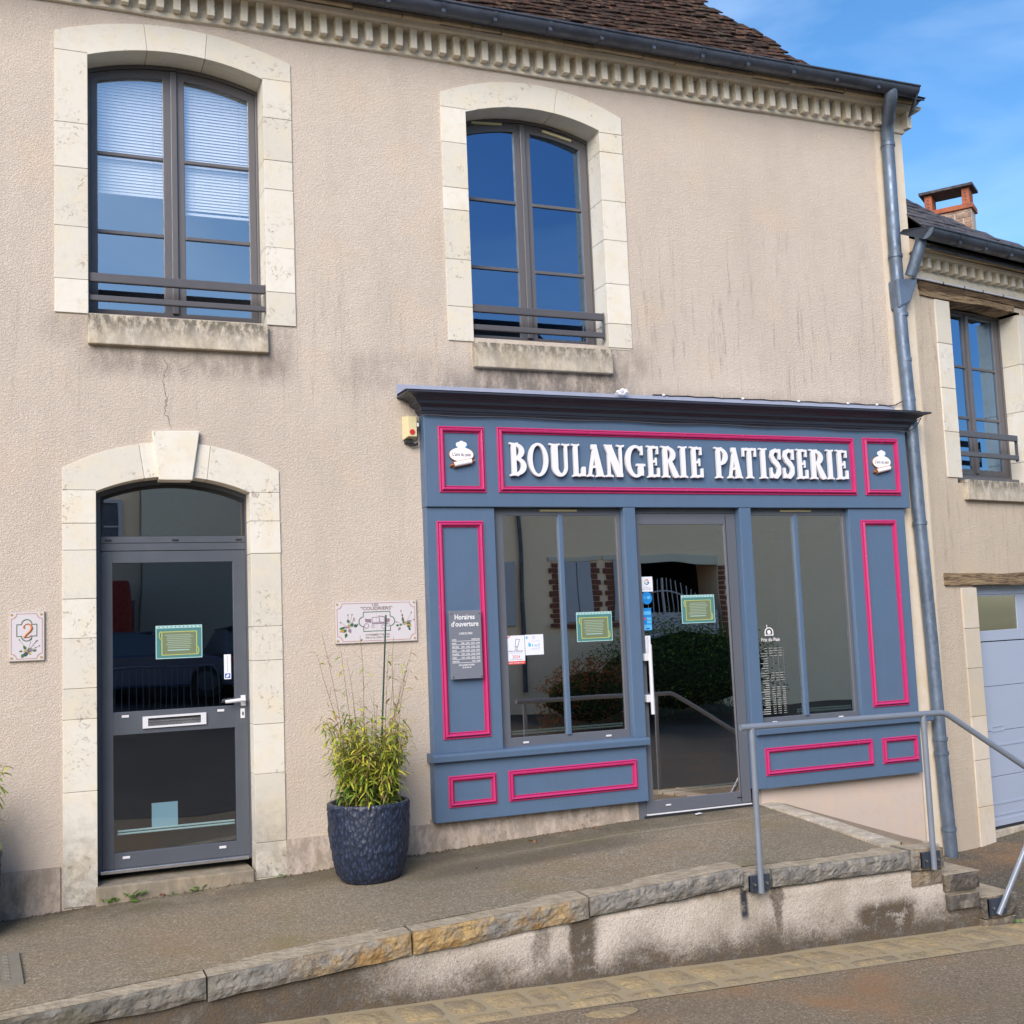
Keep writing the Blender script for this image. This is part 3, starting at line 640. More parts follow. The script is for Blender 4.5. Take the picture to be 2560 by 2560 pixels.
# windows
def shopwin(gx0, gx1, mx0, mx1, x0, x1, nm):
    b = MB(); b.ring([(x0, .618), (x1, .618), (x1, 2.522), (x0, 2.522)], [(gx0, .690), (gx1, .690), (gx1, 2.462), (gx0, 2.462)], YG, .02); W = b.build('shop_window', 'shopframe', SHOP, bevel=.003)
    b = MB(); b.box(mx0, mx1, YG - .016, .01, .684, 2.468); b.build('mullion', 'blue', W, bevel=.003)
    for a, c in ((gx0, mx0), (mx1, gx1)):
        b = MB(); b.box(a - .004, c + .004, YG + .012, YG + .018, .684, 2.468); b.build('pane', 'glassdn', W)
    b = MB(); b.box(gx0 - .012, gx1 + .012, YG + .022, .0, .678, .688); b.build('gasket', 'black', W)
    for x in (gx0 + .10, gx1 - .19): b = MB(); b.box(x, x + .05, YG - .008, YG, .640, .655); b.build('drain_cap', 'alu', W, bevel=.003)
    v0 = (gx0 + gx1) / 2 - .185
    b = MB(); b.box(v0, v0 + .335, YG - .012, YG, 2.495, 2.513); b.build('trickle_vent', 'cream', W, bevel=.003)
    return W
shopwin(3.538, 4.566, 4.026, 4.062, 3.448, 4.600, 'L'); shopwin(5.905, 6.905, 6.352, 6.392, 5.864, 6.934, 'R')
# door
b = MB(); b.ring([(4.722, -.018), (5.744, -.012), (5.744, 2.480), (4.722, 2.480)], [(4.792, .088), (5.636, .088), (5.622, 2.386), (4.780, 2.386)], YG, .02)
SD = b.build('shop_door', 'shopframe', SHOP, bevel=.004)
b = MB(); b.box(4.776, 5.645, YG + .012, YG + .018, .080, 2.392); b.build('pane', 'glassdn', SD)
bx('threshold', 4.722, 5.745, YG - .010, .02, -.030, -.018, 'alu', SD); bx('threshold', 4.70, 5.76, YG - .004, .3, -.062, -.033, 'black', SD)
bx('lintel_strip', 4.714, 5.744, YG + .005, .02, 2.482, 2.523, 'shopframe', SD)
bx('drain_cap', 4.90, 4.95, YG - .008, YG, .034, .048, 'alu', SD); bx('drain_cap', 5.60, 5.65, YG - .008, YG, .034, .044, 'black', SD)
b = MB(); b.tube([(4.785, -.115, .80), (4.785, -.115, 1.375)], .0165, 14); b.build('pull_handle', 'alu', SD)
for z in (.93, 1.27): bx('handle_mount', 4.735, 4.800, -.117, YG, z - .03, z + .03, 'alu', SD)
bx('door_edge', 5.640, 5.644, YG - .003, YG, .0, 2.46, 'black', SD, 0)
# pink picture-frame mouldings
def moulding(x0, x1, z0, z1, y, wd=.055, par=SHOP):
    b = MB(); pr = [(0, 0), (0, .010), (.010, .013), (.0125, .003), (.0155, .003), (.018, .020), (.027, .032), (.038, .028), (.0435, .012), (.0455, .003), (.048, .003), (.050, .009), (.055, .008), (.055, 0)]
    v = []
    for d, h in pr:
        d *= wd / .055; v += [(x0 + d, y - h, z0 + d), (x1 - d, y - h, z0 + d), (x1 - d, y - h, z1 - d), (x0 + d, y - h, z1 - d)]
    b.add(v, [(k * 4 + i, k * 4 + (i + 1) % 4, k * 4 + 4 + (i + 1) % 4, k * 4 + 4 + i) for k in range(len(pr) - 1) for i in range(4)])
    return b.build('moulding', 'pink', par, bevel=0)
moulding(2.980, 3.371, 2.638, 3.165, YF, .052); moulding(3.480, 7.020, 2.640, 3.170, YF, .052); moulding(7.120, 7.532, 2.642, 3.177, YF, .052)
moulding(2.952, 3.345, .723, 2.414, YP, .050); moulding(7.058, 7.468, .712, 2.415, YP, .050)
moulding(2.972, 3.368, .208, .446, -.112, .045); moulding(3.470, 4.608, .210, .449, -.112, .045)
moulding(5.856, 7.008, .203, .440, -.112, .045); moulding(7.115, 7.520, .203, .436, -.112, .045)
# cornice of the shopfront
cp = [(-.12, 3.262), (-.134, 3.268), (-.138, 3.285), (-.146, 3.288), (-.150, 3.318), (-.175, 3.338), (-.192, 3.342), (-.196, 3.350), (-.200, 3.372), (-.226, 3.390), (-.236, 3.392), (-.242, 3.402), (-.270, 3.412), (-.292, 3.416), (-.298, 3.421), (-.298, 3.434), (-.290, 3.436), (0.0, 3.444)]
cp = [(y, 3.262 + (z - 3.262) * .86) for y, z in cp]
b = MB(); n = len(cp); rings = []
for xq, sgn in ((2.868, -1), (7.632, 1)):
    e = [(-y - .12) for y, z in cp]
    A = [(xq + sgn * max(e[i], 0), 0.0, cp[i][1]) for i in range(n)]; B = [(xq + sgn * max(e[i], 0), cp[i][0], cp[i][1]) for i in range(n)]
    A[-1] = (xq + sgn * .178, 0.0, cp[-1][1]); B[-1] = (xq + sgn * .178, 0.0, cp[-1][1])
    rings += [A, B] if sgn < 0 else [B, A]
v = [p for r_ in rings for p in r_]
b.add(v, [(i * n + k, i * n + k + 1, (i + 1) * n + k + 1, (i + 1) * n + k) for i in range(3) for k in range(n - 1)])
SC = b.build('shop_cornice', 'darkblue', SHOP)
b = MB(); b.box(2.690, 7.70, -.006, .0, 3.405, 3.512); b.add([(2.69, -.006, 3.430), (7.70, -.006, 3.430), (7.70, -.30, 3.416), (2.67, -.30, 3.416)], [(0, 3, 2, 1)]); b.build('flashing', 'flash', SHOP)
def wire(P, r, name, parent, mat='black', **k): b = MB(); b.tube(P, r, 6); return b.build(name, mat, parent, **k)
P = [(2.83, -.135, 3.262)]
for i in range(24): x = 2.9 + i * .198; P.append((x, -.142, 3.260 - .006 * math.sin(i * 1.3) - .004 * i / 24))
P += [(7.58, -.15, 3.255), (7.66, -.16, 3.25), (7.72, -.19, 3.30), (7.76, -.21, 3.37), (7.72, -.18, 3.34)]
wire(P, .005, 'cable', SHOP); wire([(x, y - .004, z - .012) for x, y, z in P[:-3]], .004, 'cable', SHOP, 'rail')
P = []
for i in range(30): x = 5.0 + i * .088; P.append((x, -.008, 3.518 + .004 * math.sin(i * 2.1)))
P += [(7.62, -.03, 3.52), (7.70, -.06, 3.56)]
wire(P, .005, 'cable', SHOP)
for x in (5.106, 5.92, 6.525, 7.08, 7.42): b = MB(); b.box(x - .012, x + .012, -.022, -.002, 3.512, 3.530); b.build('cable_clip', 'white', SHOP, bevel=.005)
# sign letters: implicit shapes traced into clean outlines
def contour(fn, W_, H_, nx, nz_):
    dx, dz = W_ / nx, H_ / nz_; ox, oz = -.06, -.06
    F = [[fn(ox + i * dx, oz + j * dz) for i in range(nx + 1)] for j in range(nz_ + 1)]
    seg = {}
    def pt(i, j, k):   # edge crossing
        if k == 0: a, c = F[j][i], F[j][i + 1]; t = a / (a - c); return (ox + (i + t) * dx, oz + j * dz)
        a, c = F[j][i], F[j + 1][i]; t = a / (a - c); return (ox + i * dx, oz + (j + t) * dz)
    E_ = {}
    for j in range(nz_):
        for i in range(nx):
            q = (F[j][i] > 0) | ((F[j][i + 1] > 0) << 1) | ((F[j + 1][i + 1] > 0) << 2) | ((F[j + 1][i] > 0) << 3)
            B_, R_, T_, L_ = (i, j, 0), (i + 1, j, 1), (i, j + 1, 0), (i, j, 1)
            tab = {1: [(L_, B_)], 2: [(B_, R_)], 3: [(L_, R_)], 4: [(R_, T_)], 5: [(L_, T_), (R_, B_)], 6: [(B_, T_)], 7: [(L_, T_)], 8: [(T_, L_)], 9: [(T_, B_)], 10: [(B_, L_), (T_, R_)], 11: [(T_, R_)], 12: [(R_, L_)], 13: [(R_, B_)], 14: [(B_, L_)]}
            for a, c in tab.get(q, []): E_[a] = c
    loops = []
    while E_:
        s0 = next(iter(E_)); L_ = []; k = s0
        while k in E_: L_.append(pt(*k)); k = E_.pop(k)
        if len(L_) > 6: loops.append(L_)
    out = []
    for L_ in loops:      # drop nearly collinear points
        Q = []; n_ = len(L_)
        for i in range(n_):
            a = Q[-1] if Q else L_[i - 1]; p = L_[i]; c = L_[(i + 1) % n_]
            ar = abs((p[0] - a[0]) * (c[1] - a[1]) - (p[1] - a[1]) * (c[0] - a[0]))
            if not Q or ar > 1.5e-5 or (abs(p[0] - a[0]) + abs(p[1] - a[1])) > .075: Q.append(p)
        out.append(Q)
    return out
def seg_(x, z, ax, az, bx_, bz, ra, rb):
    vx, vz = bx_ - ax, bz - az; t = max(0, min(1, ((x - ax) * vx + (z - az) * vz) / (vx * vx + vz * vz)))
    return ra + (rb - ra) * t - math.hypot(x - ax - t * vx, z - az - t * vz)
def bxs(x, z, x0, x1, z0, z1): return min(x - x0, x1 - x, z - z0, z1 - z)
def ell(x, z, cx, cz, a, c): return (1 - math.hypot((x - cx) / a, (z - cz) / c)) * min(a, c)
def serif(x, z, x0, x1, at, up, w_=.055):   # flared wedge serif on the line z=at, growing upwards (up=1) or downwards
    d = (z - at) * up; t = (x - x0) / (x1 - x0)
    if d < -.03: return -.1
    hgt = .038 + .050 * (1 - abs(2 * t - 1)) ** 1.0; dip = .022 * math.sin(math.pi * max(0, min(1, t)))
    return min(x - x0, x1 - x, d - dip + .012, hgt - d)
def stem(x, z, xc, hw=.079, z0=0, z1=1, s=.070):
    k = max(bxs(x, z, xc - hw, xc + hw, z0 + .01, z1 - .01))if False else bxs(x, z, xc - hw, xc + hw, z0 + .01, z1 - .01)
    k = max(k, serif(x, z, xc - hw - s, xc + hw + s, z0, 1)); return max(k, serif(x, z, xc - hw - s, xc + hw + s, z1, -1))
def bowl(x, z, xs_, z0, z1, xr, t=.100):
    cz, hz = (z0 + z1) / 2, (z1 - z0) / 2; ax = xr - xs_
    o_ = ell(x, z, xs_, cz, ax, hz); i_ = ell(x, z, xs_ - .02, cz, ax - t * 1.55, hz - .085)
    return min(o_, -i_, x - xs_ + .04)
def gl_S(x, z):
    P = [(.56, .76), (.50, .90), (.33, .945), (.17, .88), (.13, .73), (.22, .60), (.40, .48), (.50, .36), (.50, .20), (.36, .075), (.20, .07), (.09, .17), (.07, .28)]
    rr = [.040, .048, .055, .075, .09, .10, .105, .10, .09, .075, .055, .048, .040]
    k = max(seg_(x, z, *P[i], *P[i + 1], rr[i], rr[i + 1]) for i in range(len(P) - 1))
    k = max(k, min(bxs(x, z, .50, .61, .64, .985), (x - .50) * 1.0 + .02), min(bxs(x, z, .015, .12, .015, .36), .13 - x)); return k
GL = {
 'I': (.36, lambda x, z: stem(x, z, .18)),
 'L': (.56, lambda x, z: max(stem(x, z, .19), bxs(x, z, .2, .50, .012, .085), min(bxs(x, z, .40, .56, .012, .30), (x - .40) * .95 - (z - .02) * .42 + .075))),
 'T': (.62, lambda x, z: max(stem(x, z, .31), bxs(x, z, .04, .58, .915, .985), bxs(x, z, .02, .09, .72, 1.0), bxs(x, z, .53, .60, .72, 1.0))),
 'E': (.56, lambda x, z: max(stem(x, z, .19), bxs(x, z, .2, .50, .915, .985), bxs(x, z, .2, .50, .015, .085), bxs(x, z, .2, .42, .47, .54), bxs(x, z, .45, .52, .74, .985), bxs(x, z, .47, .555, .015, .30), bxs(x, z, .385, .44, .38, .62))),
 'B': (.62, lambda x, z: max(stem(x, z, .18), bowl(x, z, .24, .50, .985, .55), bowl(x, z, .24, .015, .565, .61))),
 'P': (.58, lambda x, z: max(stem(x, z, .19), bowl(x, z, .25, .42, .985, .58))),
 'R': (.66, lambda x, z: max(stem(x, z, .18), bowl(x, z, .24, .47, .985, .57), seg_(x, z, .34, .52, .54, .09, .075, .105), bxs(x, z, .50, .68, .01, .075))),
 'O': (.68, lambda x, z: min(ell(x, z, .34, .5, .34, .51), -ell(x, z, .34, .5, .200, .435))),
 'G': (.66, lambda x, z: max(min(ell(x, z, .35, .5, .35, .51), -ell(x, z, .37, .5, .205, .425), max(.42 - x, .19 - z, z - .80) if False else max(.47 - x, .20 - z, z - .82)), bxs(x, z, .44, .62, .05, .40), bxs(x, z, .38, .68, .35, .42), bxs(x, z, .545, .615, .70, .985))),
 'U': (.68, lambda x, z: max(serif(x, z, 0, .35, 1, -1), serif(x, z, .43, .68, 1, -1), bxs(x, z, .075, .275, .30, .99), bxs(x, z, .51, .60, .30, .99), min(ell(x, z, .337, .30, .263, .31), -ell(x, z, .39, .31, .12, .22), .32 - z))),
 'N': (.72, lambda x, z: max(bxs(x, z, .10, .185, 0, .97), bxs(x, z, .54, .625, 0, .97), min(bxs(x, z, .02, .64, 0, 1), .125 - abs((x - .115) - (1 - z) * .43) * .92), serif(x, z, .0, .285, 0, 1), serif(x, z, .0, .27, 1, -1), serif(x, z, .45, .72, 1, -1))),
 'A': (.68, lambda x, z: max(seg_(x, z, .33, .90, .14, .06, .05, .045), min(seg_(x, z, .33, .92, .53, .05, .095, .115), bxs(x, z, .1, .7, .01, 1)), bxs(x, z, .2, .48, .27, .34), serif(x, z, .0, .27, 0, 1), serif(x, z, .35, .69, 0, 1), min(bxs(x, z, .22, .42, .85, 1.0), 1.0 - z))),
 'S': (.63, gl_S)}
LET = [('B', 3.56, 3.724), ('O', 3.729, 3.917), ('U', 3.920, 4.112), ('L', 4.112, 4.252), ('A', 4.249, 4.425), ('N', 4.425, 4.619), ('G', 4.617, 4.807), ('E', 4.815, 4.953), ('R', 4.955, 5.134), ('I', 5.130, 5.233), ('E', 5.237, 5.382), ('P', 5.484, 5.634), ('A', 5.617, 5.778), ('T', 5.774, 5.935), ('I', 5.945, 6.051), ('S', 6.059, 6.192), ('S', 6.198, 6.334), ('E', 6.338, 6.479), ('R', 6.483, 6.670), ('I', 6.668, 6.771), ('E', 6.773, 6.922)]
GC = {k: contour(fn, wd + .12, 1.12, 60, 100) for k, (wd, fn) in GL.items()}
def letter(ch, x0, x1, z0, h, y, parent, mat='white'):
    wd = GL[ch][0]; cu = bpy.data.curves.new('t', 'CURVE'); cu.dimensions = '2D'; cu.fill_mode = 'BOTH'; cu.extrude = .012; cu.bevel_depth = .0012; cu.bevel_resolution = 0
    k = (x1 - x0) / wd
    for L_ in GC[ch]:
        sp = cu.splines.new('POLY'); sp.points.add(len(L_) - 1); sp.use_cyclic_u = True
        for p, (a, c) in zip(sp.points, L_): p.co = (a * k, c * h, 0, 1)
    o = bpy.data.objects.new('t', cu); COL.objects.link(o)
    me = bpy.data.meshes.new_from_object(o.evaluated_get(bpy.context.evaluated_depsgraph_get())); bpy.data.objects.remove(o); bpy.data.curves.remove(cu)
    b = MB(); b.add([(x0 + v.co.x, y - v.co.z, z0 + v.co.y) for v in me.vertices], [tuple(p.vertices) for p in me.polygons]); bpy.data.meshes.remove(me)
    return b.build('letter', mat, parent)
for ch, a, c in LET: letter(ch, a + .006, c - .006, 2.772 + (a - 3.56) * .003, .268, -.148, FAS)
# emblem: chef hat over an oval board with a rolling pin
def disc(b, cx, cz, a, c, y, n=28, t=.004): b.prism([(cx + a * math.cos(2 * math.pi * i / n), cz + c * math.sin(2 * math.pi * i / n)) for i in range(n)], y, y + t)
g = G('emblem_white', .4, .4, 0, (.82, .80, .82)); M['embw'] = g.m
M['embo'] = m_plain('emblem_brown_edge', (.32, .12, .05), .5); M['embb'] = m_plain('emblem_blue', (.05, .22, .50), .5); M['ink'] = m_plain('dark_ink', (.02, .025, .045), .6)
def emblem(cx, cz, k, parent):
    y = YF - .016
    b = MB(); disc(b, cx, cz, .108 * k, .062 * k, y + .001, t=.014); E_ = b.build('emblem', 'embo', parent)
    b = MB(); disc(b, cx - .002, cz + .001, .103 * k, .058 * k, y - .002, t=.002); b.build('emblem_oval', 'embw', E_)
    b = MB(); disc(b, cx + .004, cz + .074 * k, .052 * k, .036 * k, y + .0005, t=.012); b.build('emblem_hat_edge', 'embb', E_)
    b = MB(); disc(b, cx - .024 * k, cz + .082 * k, .024 * k, .021 * k, y - .0035, 16, .002); disc(b, cx + .022 * k, cz + .084 * k, .024 * k, .021 * k, y - .0037, 16, .002); disc(b, cx, cz + .092 * k, .024 * k, .022 * k, y - .0039, 16, .002)
    b.prism([(cx - .030 * k, cz + .045 * k), (cx + .030 * k, cz + .047 * k), (cx + .036 * k, cz + .085 * k), (cx - .036 * k, cz + .085 * k)], y - .0041, y - .003); b.build('emblem_hat', 'embw', E_)
    b = MB(); a = math.radians(12); d = Vector((math.cos(a), 0, math.sin(a))); o_ = Vector((cx + .002, y - .003, cz - .070 * k))
    b.tube([o_ - d * .110 * k, o_ - d * .078 * k], .010 * k, 8); b.tube([o_ + d * .080 * k, o_ + d * .112 * k], .009 * k, 8); b.tube([o_ - d * .081 * k, o_ + d * .082 * k], .0255 * k, 12); b.build('rolling_pin_edge', 'embo', E_)
    o_.y -= .006
    b = MB(); b.tube([o_ - d * .076 * k, o_ + d * .077 * k], .0215 * k, 12); b.build('rolling_pin', 'embw', E_)
    text("L’ami du pain", cx, cz - .012, y - .0028, .030 * k, 'ink', E_, width=.158 * k, bold=.012)
emblem(3.170, 2.938, .97, FAS); emblem(7.322, 2.950, 1.0, FAS)
# opening-hours plate on the left pilaster
M['acryl'] = m_glass('acrylic_plate', 2.6, (.72, .72, .74), .05, 0); M['acr2'] = m_paint('grey_acrylic', (.165, .18, .22), .22, .02, .5, .15)
HP = thing('opening_hours_plate', (3.142, -.145, 1.18), 'clear grey opening hours plate screwed to the left pilaster of the shopfront', 'sign')
b = MB(); b.box(3.012, 3.278, -.146, -.140, 1.180, 1.708); b.build('plate', 'acr2', HP, bevel=.002)
for x in (3.030, 3.262):
    for z in (1.20, 1.688): b = MB(); b.tube([(x, -.152, z), (x, -.094, z)], .0075, 10); b.build('spacer', 'steel', HP)
yt = -.1472
text('Horaires', 3.142, 1.640, yt, .040, 'white', HP, width=.166, bold=.022); text("d’ouverture", 3.142, 1.586, yt, .040, 'white', HP, width=.226, bold=.022)
text("L’AMI DU PAIN", 3.146, 1.522, yt, .018, 'white', HP, width=.108, bold=.02)
for i, (d, h) in enumerate((('LUNDI', 'FERMETURE'), ('MARDI', '7H00 - 13H00   15H30 - 19H30'), ('MERCREDI', '7H00 - 13H00   15H30 - 19H30'), ('JEUDI', '7H00 - 13H00   15H30 - 19H30'), ('VENDREDI', '7H00 - 13H00   15H30 - 19H30'), ('SAMEDI', '7H30 - 13H00   15H00 - 19H00'), ('DIMANCHE', '7H30 - 12H30'))):
    z = 1.477 - i * .0278
    text(d, 3.030, z, yt, .0125, 'white', HP, align='LEFT', bold=.02, width=.055 if len(d) > 6 else .036); text(h, 3.260, z, yt, .0125, 'white', HP, align='RIGHT', bold=.02, width=.155 if len(h) > 14 else .068)
    b = MB(); b.box(3.030, 3.260, yt, yt + .001, z - .0065, z - .0035); b.build('ruled_line', 'white', HP)
text('BOULANGERIE PATISSERIE', 3.146, 1.281, yt, .0125, 'white', HP, width=.128, bold=.02); text('02 43 44 45', 3.146, 1.262, yt, .0125, 'white', HP, width=.072, bold=.02)
# ---- things stuck on the glass
def sheet(name, x0, x1, z0, z1, y, mat, label, cat, group=None, t=.0008):
    T = thing(name, ((x0 + x1) / 2, y, z0), label, cat, group); b = MB(); b.box(x0, x1, y, y + t, z0, z1); b.build('sheet', mat, T); return T
M['teal'] = m_plain('teal_paper', (.070, .20, .20), .35); M['yel'] = m_plain('yellow_band', (.42, .44, .12), .5); M['pale'] = m_plain('pale_sleeve_edge', (.35, .55, .55), .35)
M['olive'] = m_plain('olive_card', (.150, .185, .105), .4); M['palel'] = m_plain('pale_print', (.30, .40, .33), .5)
def notice(x0, x1, z0, z1, y, label, k=1.0):
    T = thing('paper_notice', ((x0 + x1) / 2, y, z0), label, 'notice', 'green paper notices taped to the glass')
    w_, h_ = x1 - x0, z1 - z0
    b = MB(); b.box(x0, x1, y, y + .0006, z0, z1); b.build('sleeve', 'pale', T)
    b = MB(); b.box(x0 + .006, x1 - .006, y - .0005, y, z0 + .006, z1 - .020); b.build('paper', 'teal', T)
    b = MB(); b.ring([(x0 + .12 * w_, z0 + .10 * h_), (x1 - .11 * w_, z0 + .10 * h_), (x1 - .11 * w_, z1 - .18 * h_), (x0 + .12 * w_, z1 - .18 * h_)], [(x0 + .14 * w_, z0 + .125 * h_), (x1 - .13 * w_, z0 + .125 * h_), (x1 - .13 * w_, z1 - .205 * h_), (x0 + .14 * w_, z1 - .205 * h_)], y - .0012, y - .0007); b.build('border', 'yel', T)
    b = MB(); b.box(x0 + .14 * w_, x1 - .13 * w_, y - .0009, y - .0006, z0 + .125 * h_, z1 - .205 * h_); b.build('card', 'olive', T)
    for cx, cz, s_ in ((x0 + .135 * w_, z1 - .30 * h_, 1), (x1 - .125 * w_, z0 + .22 * h_, -1)):
        b = MB(); b.tube([(cx + s_ * .012 * math.cos(a) - s_ * .006, y - .0014, cz + .028 * math.sin(a)) for a in [math.pi * (.5 + i / 8) * (1) for i in range(9)]] if s_ > 0 else [(cx - .012 * math.cos(a) + .006, y - .0014, cz + .028 * math.sin(a)) for a in [math.pi * (.5 + i / 8) for i in range(9)]], .004, 5); b.build('curl', 'yel', T)
    for i in range(8):
        z = z1 - h_ * (.30 + .055 * i); a = R.uniform(.20, .26); c = R.uniform(.20, .28)
        b = MB(); b.box(x0 + a * w_, x1 - c * w_, y - .0013, y - .0010, z, z + .0045); b.build('print_line', 'palel', T)
    b = MB(); b.box(x0 + .25 * w_, x1 - .28 * w_, y - .0013, y - .0010, z0 + .24 * h_, z0 + .24 * h_ + .006); b.build('print_line', 'pale', T)
    for i in range(11): b = MB(); q = x0 + w_ * (.06 + .088 * i); b.box(q, q + .008, y - .0008, y - .0003, z1 - .013, z1 - .007); b.build('punch_hole', 'ink', T)
notice(.860, 1.190, 1.435, 1.676, .174, 'green paper notice in a plastic sleeve on the left grey door')
notice(4.160, 4.487, 1.421, 1.663, YG + .010, 'green paper notice on the right pane of the window left of the shop door')
notice(5.160, 5.490, 1.536, 1.777, YG + .010, 'green paper notice on the glass of the shop door')
M['post'] = m_plain('poster_white', (.70, .72, .80), .4); M['pred'] = m_plain('poster_red', (.62, .07, .05), .4); M['pgrey'] = m_plain('poster_grey_line', (.24, .24, .32), .5); M['pcy'] = m_plain('poster_cyan', (.10, .42, .62), .5); M['plil'] = m_plain('poster_lilac', (.38, .40, .70), .5); M['pbl'] = m_plain('poster_blue', (.03, .08, .40), .5)
y = YG + .010
T = sheet('guide_poster', 3.528, 3.690, 1.267, 1.496, y, 'post', 'white poster with a red foot reading 2024 on the left shop window', 'poster')
b = MB(); b.box(3.528, 3.690, y - .0008, y - .0001, 1.267, 1.292); b.build('red_band', 'pred', T)
b = MB(); b.prism([(3.528, 1.462), (3.572, 1.496), (3.560, 1.496), (3.528, 1.472)], y - .0008, y - .0001); b.build('red_ribbon', 'pred', T)
b = MB(); b.prism([(3.528, 1.482), (3.546, 1.496), (3.528, 1.496)], y - .0008, y - .0001); b.build('blue_ribbon', 'pbl', T)
b = MB(); b.ring([(3.603, 1.405), (3.630, 1.402), (3.650, 1.465), (3.612, 1.470)], [(3.608, 1.410), (3.626, 1.408), (3.644, 1.461), (3.617, 1.465)], y - .0008, y - .0002)
b.ring([(3.609, 1.378), (3.624, 1.376), (3.626, 1.402), (3.607, 1.405)], [(3.613, 1.384), (3.620, 1.383), (3.622, 1.399), (3.611, 1.401)], y - .0008, y - .0002); b.build('chef_hat_drawing', 'pgrey', T)
text('tables & auberges', 3.610, 1.366, y - .0009, .015, 'pgrey', T, width=.130, bold=.01); text('RESTAURANTS', 3.612, 1.351, y - .0009, .006, 'plil', T, width=.10)
text('2024', 3.612, 1.314, y - .0009, .026, 'pred', T, width=.066); text('tables-auberges.com', 3.610, 1.275, y - .0009, .010, 'post', T, width=.13, bold=.01)
b = MB(); b.box(3.55, 3.67, y - .0008, y - .0002, 1.303, 1.3055); b.build('ruled_line', 'pgrey', T)
T = sheet('safety_poster', 3.694, 3.856, 1.335, 1.498, y, 'post', 'small square white leaflet with cyan icons taped beside the 2024 poster', 'poster')
b = MB(); b.prism([(3.700, 1.466), (3.712, 1.462), (3.716, 1.472), (3.726, 1.472), (3.714, 1.480), (3.712, 1.488), (3.704, 1.484)], y - .0008, y - .0002); b.prism([(3.722, 1.404), (3.744, 1.402), (3.746, 1.418), (3.736, 1.432), (3.724, 1.436)], y - .0008, y - .0002); b.box(3.776, 3.798, y - .0008, y - .0002, 1.406, 1.414); b.box(3.756, 3.763, y - .0008, y - .0002, 1.402, 1.424); b.build('icon', 'pcy', T)
b = MB(); b.ring([(3.766, 1.462), (3.774, 1.462), (3.782, 1.474), (3.778, 1.486), (3.764, 1.486), (3.758, 1.474)], [(3.768, 1.466), (3.772, 1.466), (3.777, 1.474), (3.774, 1.482), (3.766, 1.482), (3.763, 1.474)], y - .0008, y - .0002); b.ring([(3.806, 1.402), (3.822, 1.402), (3.822, 1.424), (3.806, 1.424)], [(3.810, 1.406), (3.818, 1.406), (3.818, 1.420), (3.810, 1.420)], y - .0008, y - .0002); b.build('icon', 'plil', T)
for z in (1.445, 1.388, 1.380): b = MB(); b.box(3.745, 3.825, y - .0008, y - .0002, z, z + .002); b.build('print_line', 'plil', T)
# stickers on the shop door
def gicon(cx, cz, r, y, parent):
    for a0, a1, mt in ((35, 110, 'pred'), (110, 195, 'yel'), (195, 270, 'grn'), (270, 362, 'pbl')):
        b = MB(); n_ = 8; O = [(cx + r * math.cos(math.radians(a0 + (a1 - a0) * i / n_)), cz + r * math.sin(math.radians(a0 + (a1 - a0) * i / n_))) for i in range(n_ + 1)]
        I = [(cx + r * .62 * math.cos(math.radians(a0 + (a1 - a0) * i / n_)), cz + r * .62 * math.sin(math.radians(a0 + (a1 - a0) * i / n_))) for i in range(n_ + 1)]
        b.prism(O + I[::-1], y - .0006, y); b.build('logo_arc', mt, parent)
    b = MB(); b.box(cx, cx + r, y - .0007, y, cz - r * .2, cz + r * .16); b.build('logo_bar', 'pbl', parent)
M['grn'] = m_plain('logo_green', (.03, .25, .10), .5)
T = sheet('review_sticker', 4.777, 4.890, 1.817, 1.943, y, 'post', 'white square sticker with a coloured letter G at the top left of the shop door', 'sticker')
gicon(4.834, 1.898, .024, y - .0002, T); text('Retrouvez-nous', 4.834, 1.852, y - .0009, .007, 'ink', T, width=.062, bold=.01); text('sur Google', 4.834, 1.834, y - .0009, .013, 'pgrey', T, width=.084, bold=.01)
M['sblue'] = m_plain('sticker_blue', (.015, .20, .55), .35); M['ssky'] = m_plain('sticker_sky', (.10, .42, .72), .35)
T = thing('round_sticker', (4.827, y, 1.71), 'round bright blue sticker under the white G sticker', 'sticker')
b = MB(); disc(b, 4.827, 1.763, .052, .053, y, 28, .0008); b.build('sheet', 'sblue', T)
b = MB(); disc(b, 4.845, 1.767, .017, .014, y - .0008, 14, .0006); b.box(4.792, 4.822, y - .0008, y - .0002, 1.770, 1.776); b.box(4.792, 4.822, y - .0008, y - .0002, 1.758, 1.762); b.build('print', 'ssky', T)
T = sheet('card_sticker', 4.780, 4.864, 1.491, 1.679, y, 'sblue', 'tall blue and pale payment sticker above the handle of the shop door', 'sticker')
b = MB(); b.box(4.784, 4.858, y - .0008, y - .0002, 1.622, 1.652); b.box(4.818, 4.862, y - .0008, y - .0002, 1.578, 1.600); b.box(4.818, 4.862, y - .0008, y - .0002, 1.550, 1.572); b.box(4.782, 4.862, y - .0008, y - .0002, 1.495, 1.540); b.build('print', 'ssky', T)
b = MB(); disc(b, 4.800, 1.590, .010, .010, y - .0008, 12, .0006); b.build('print', 'pred', T); b = MB(); b.box(4.806, 4.842, y - .0012, y - .0007, 1.502, 1.512); b.build('print', 'pbl', T)
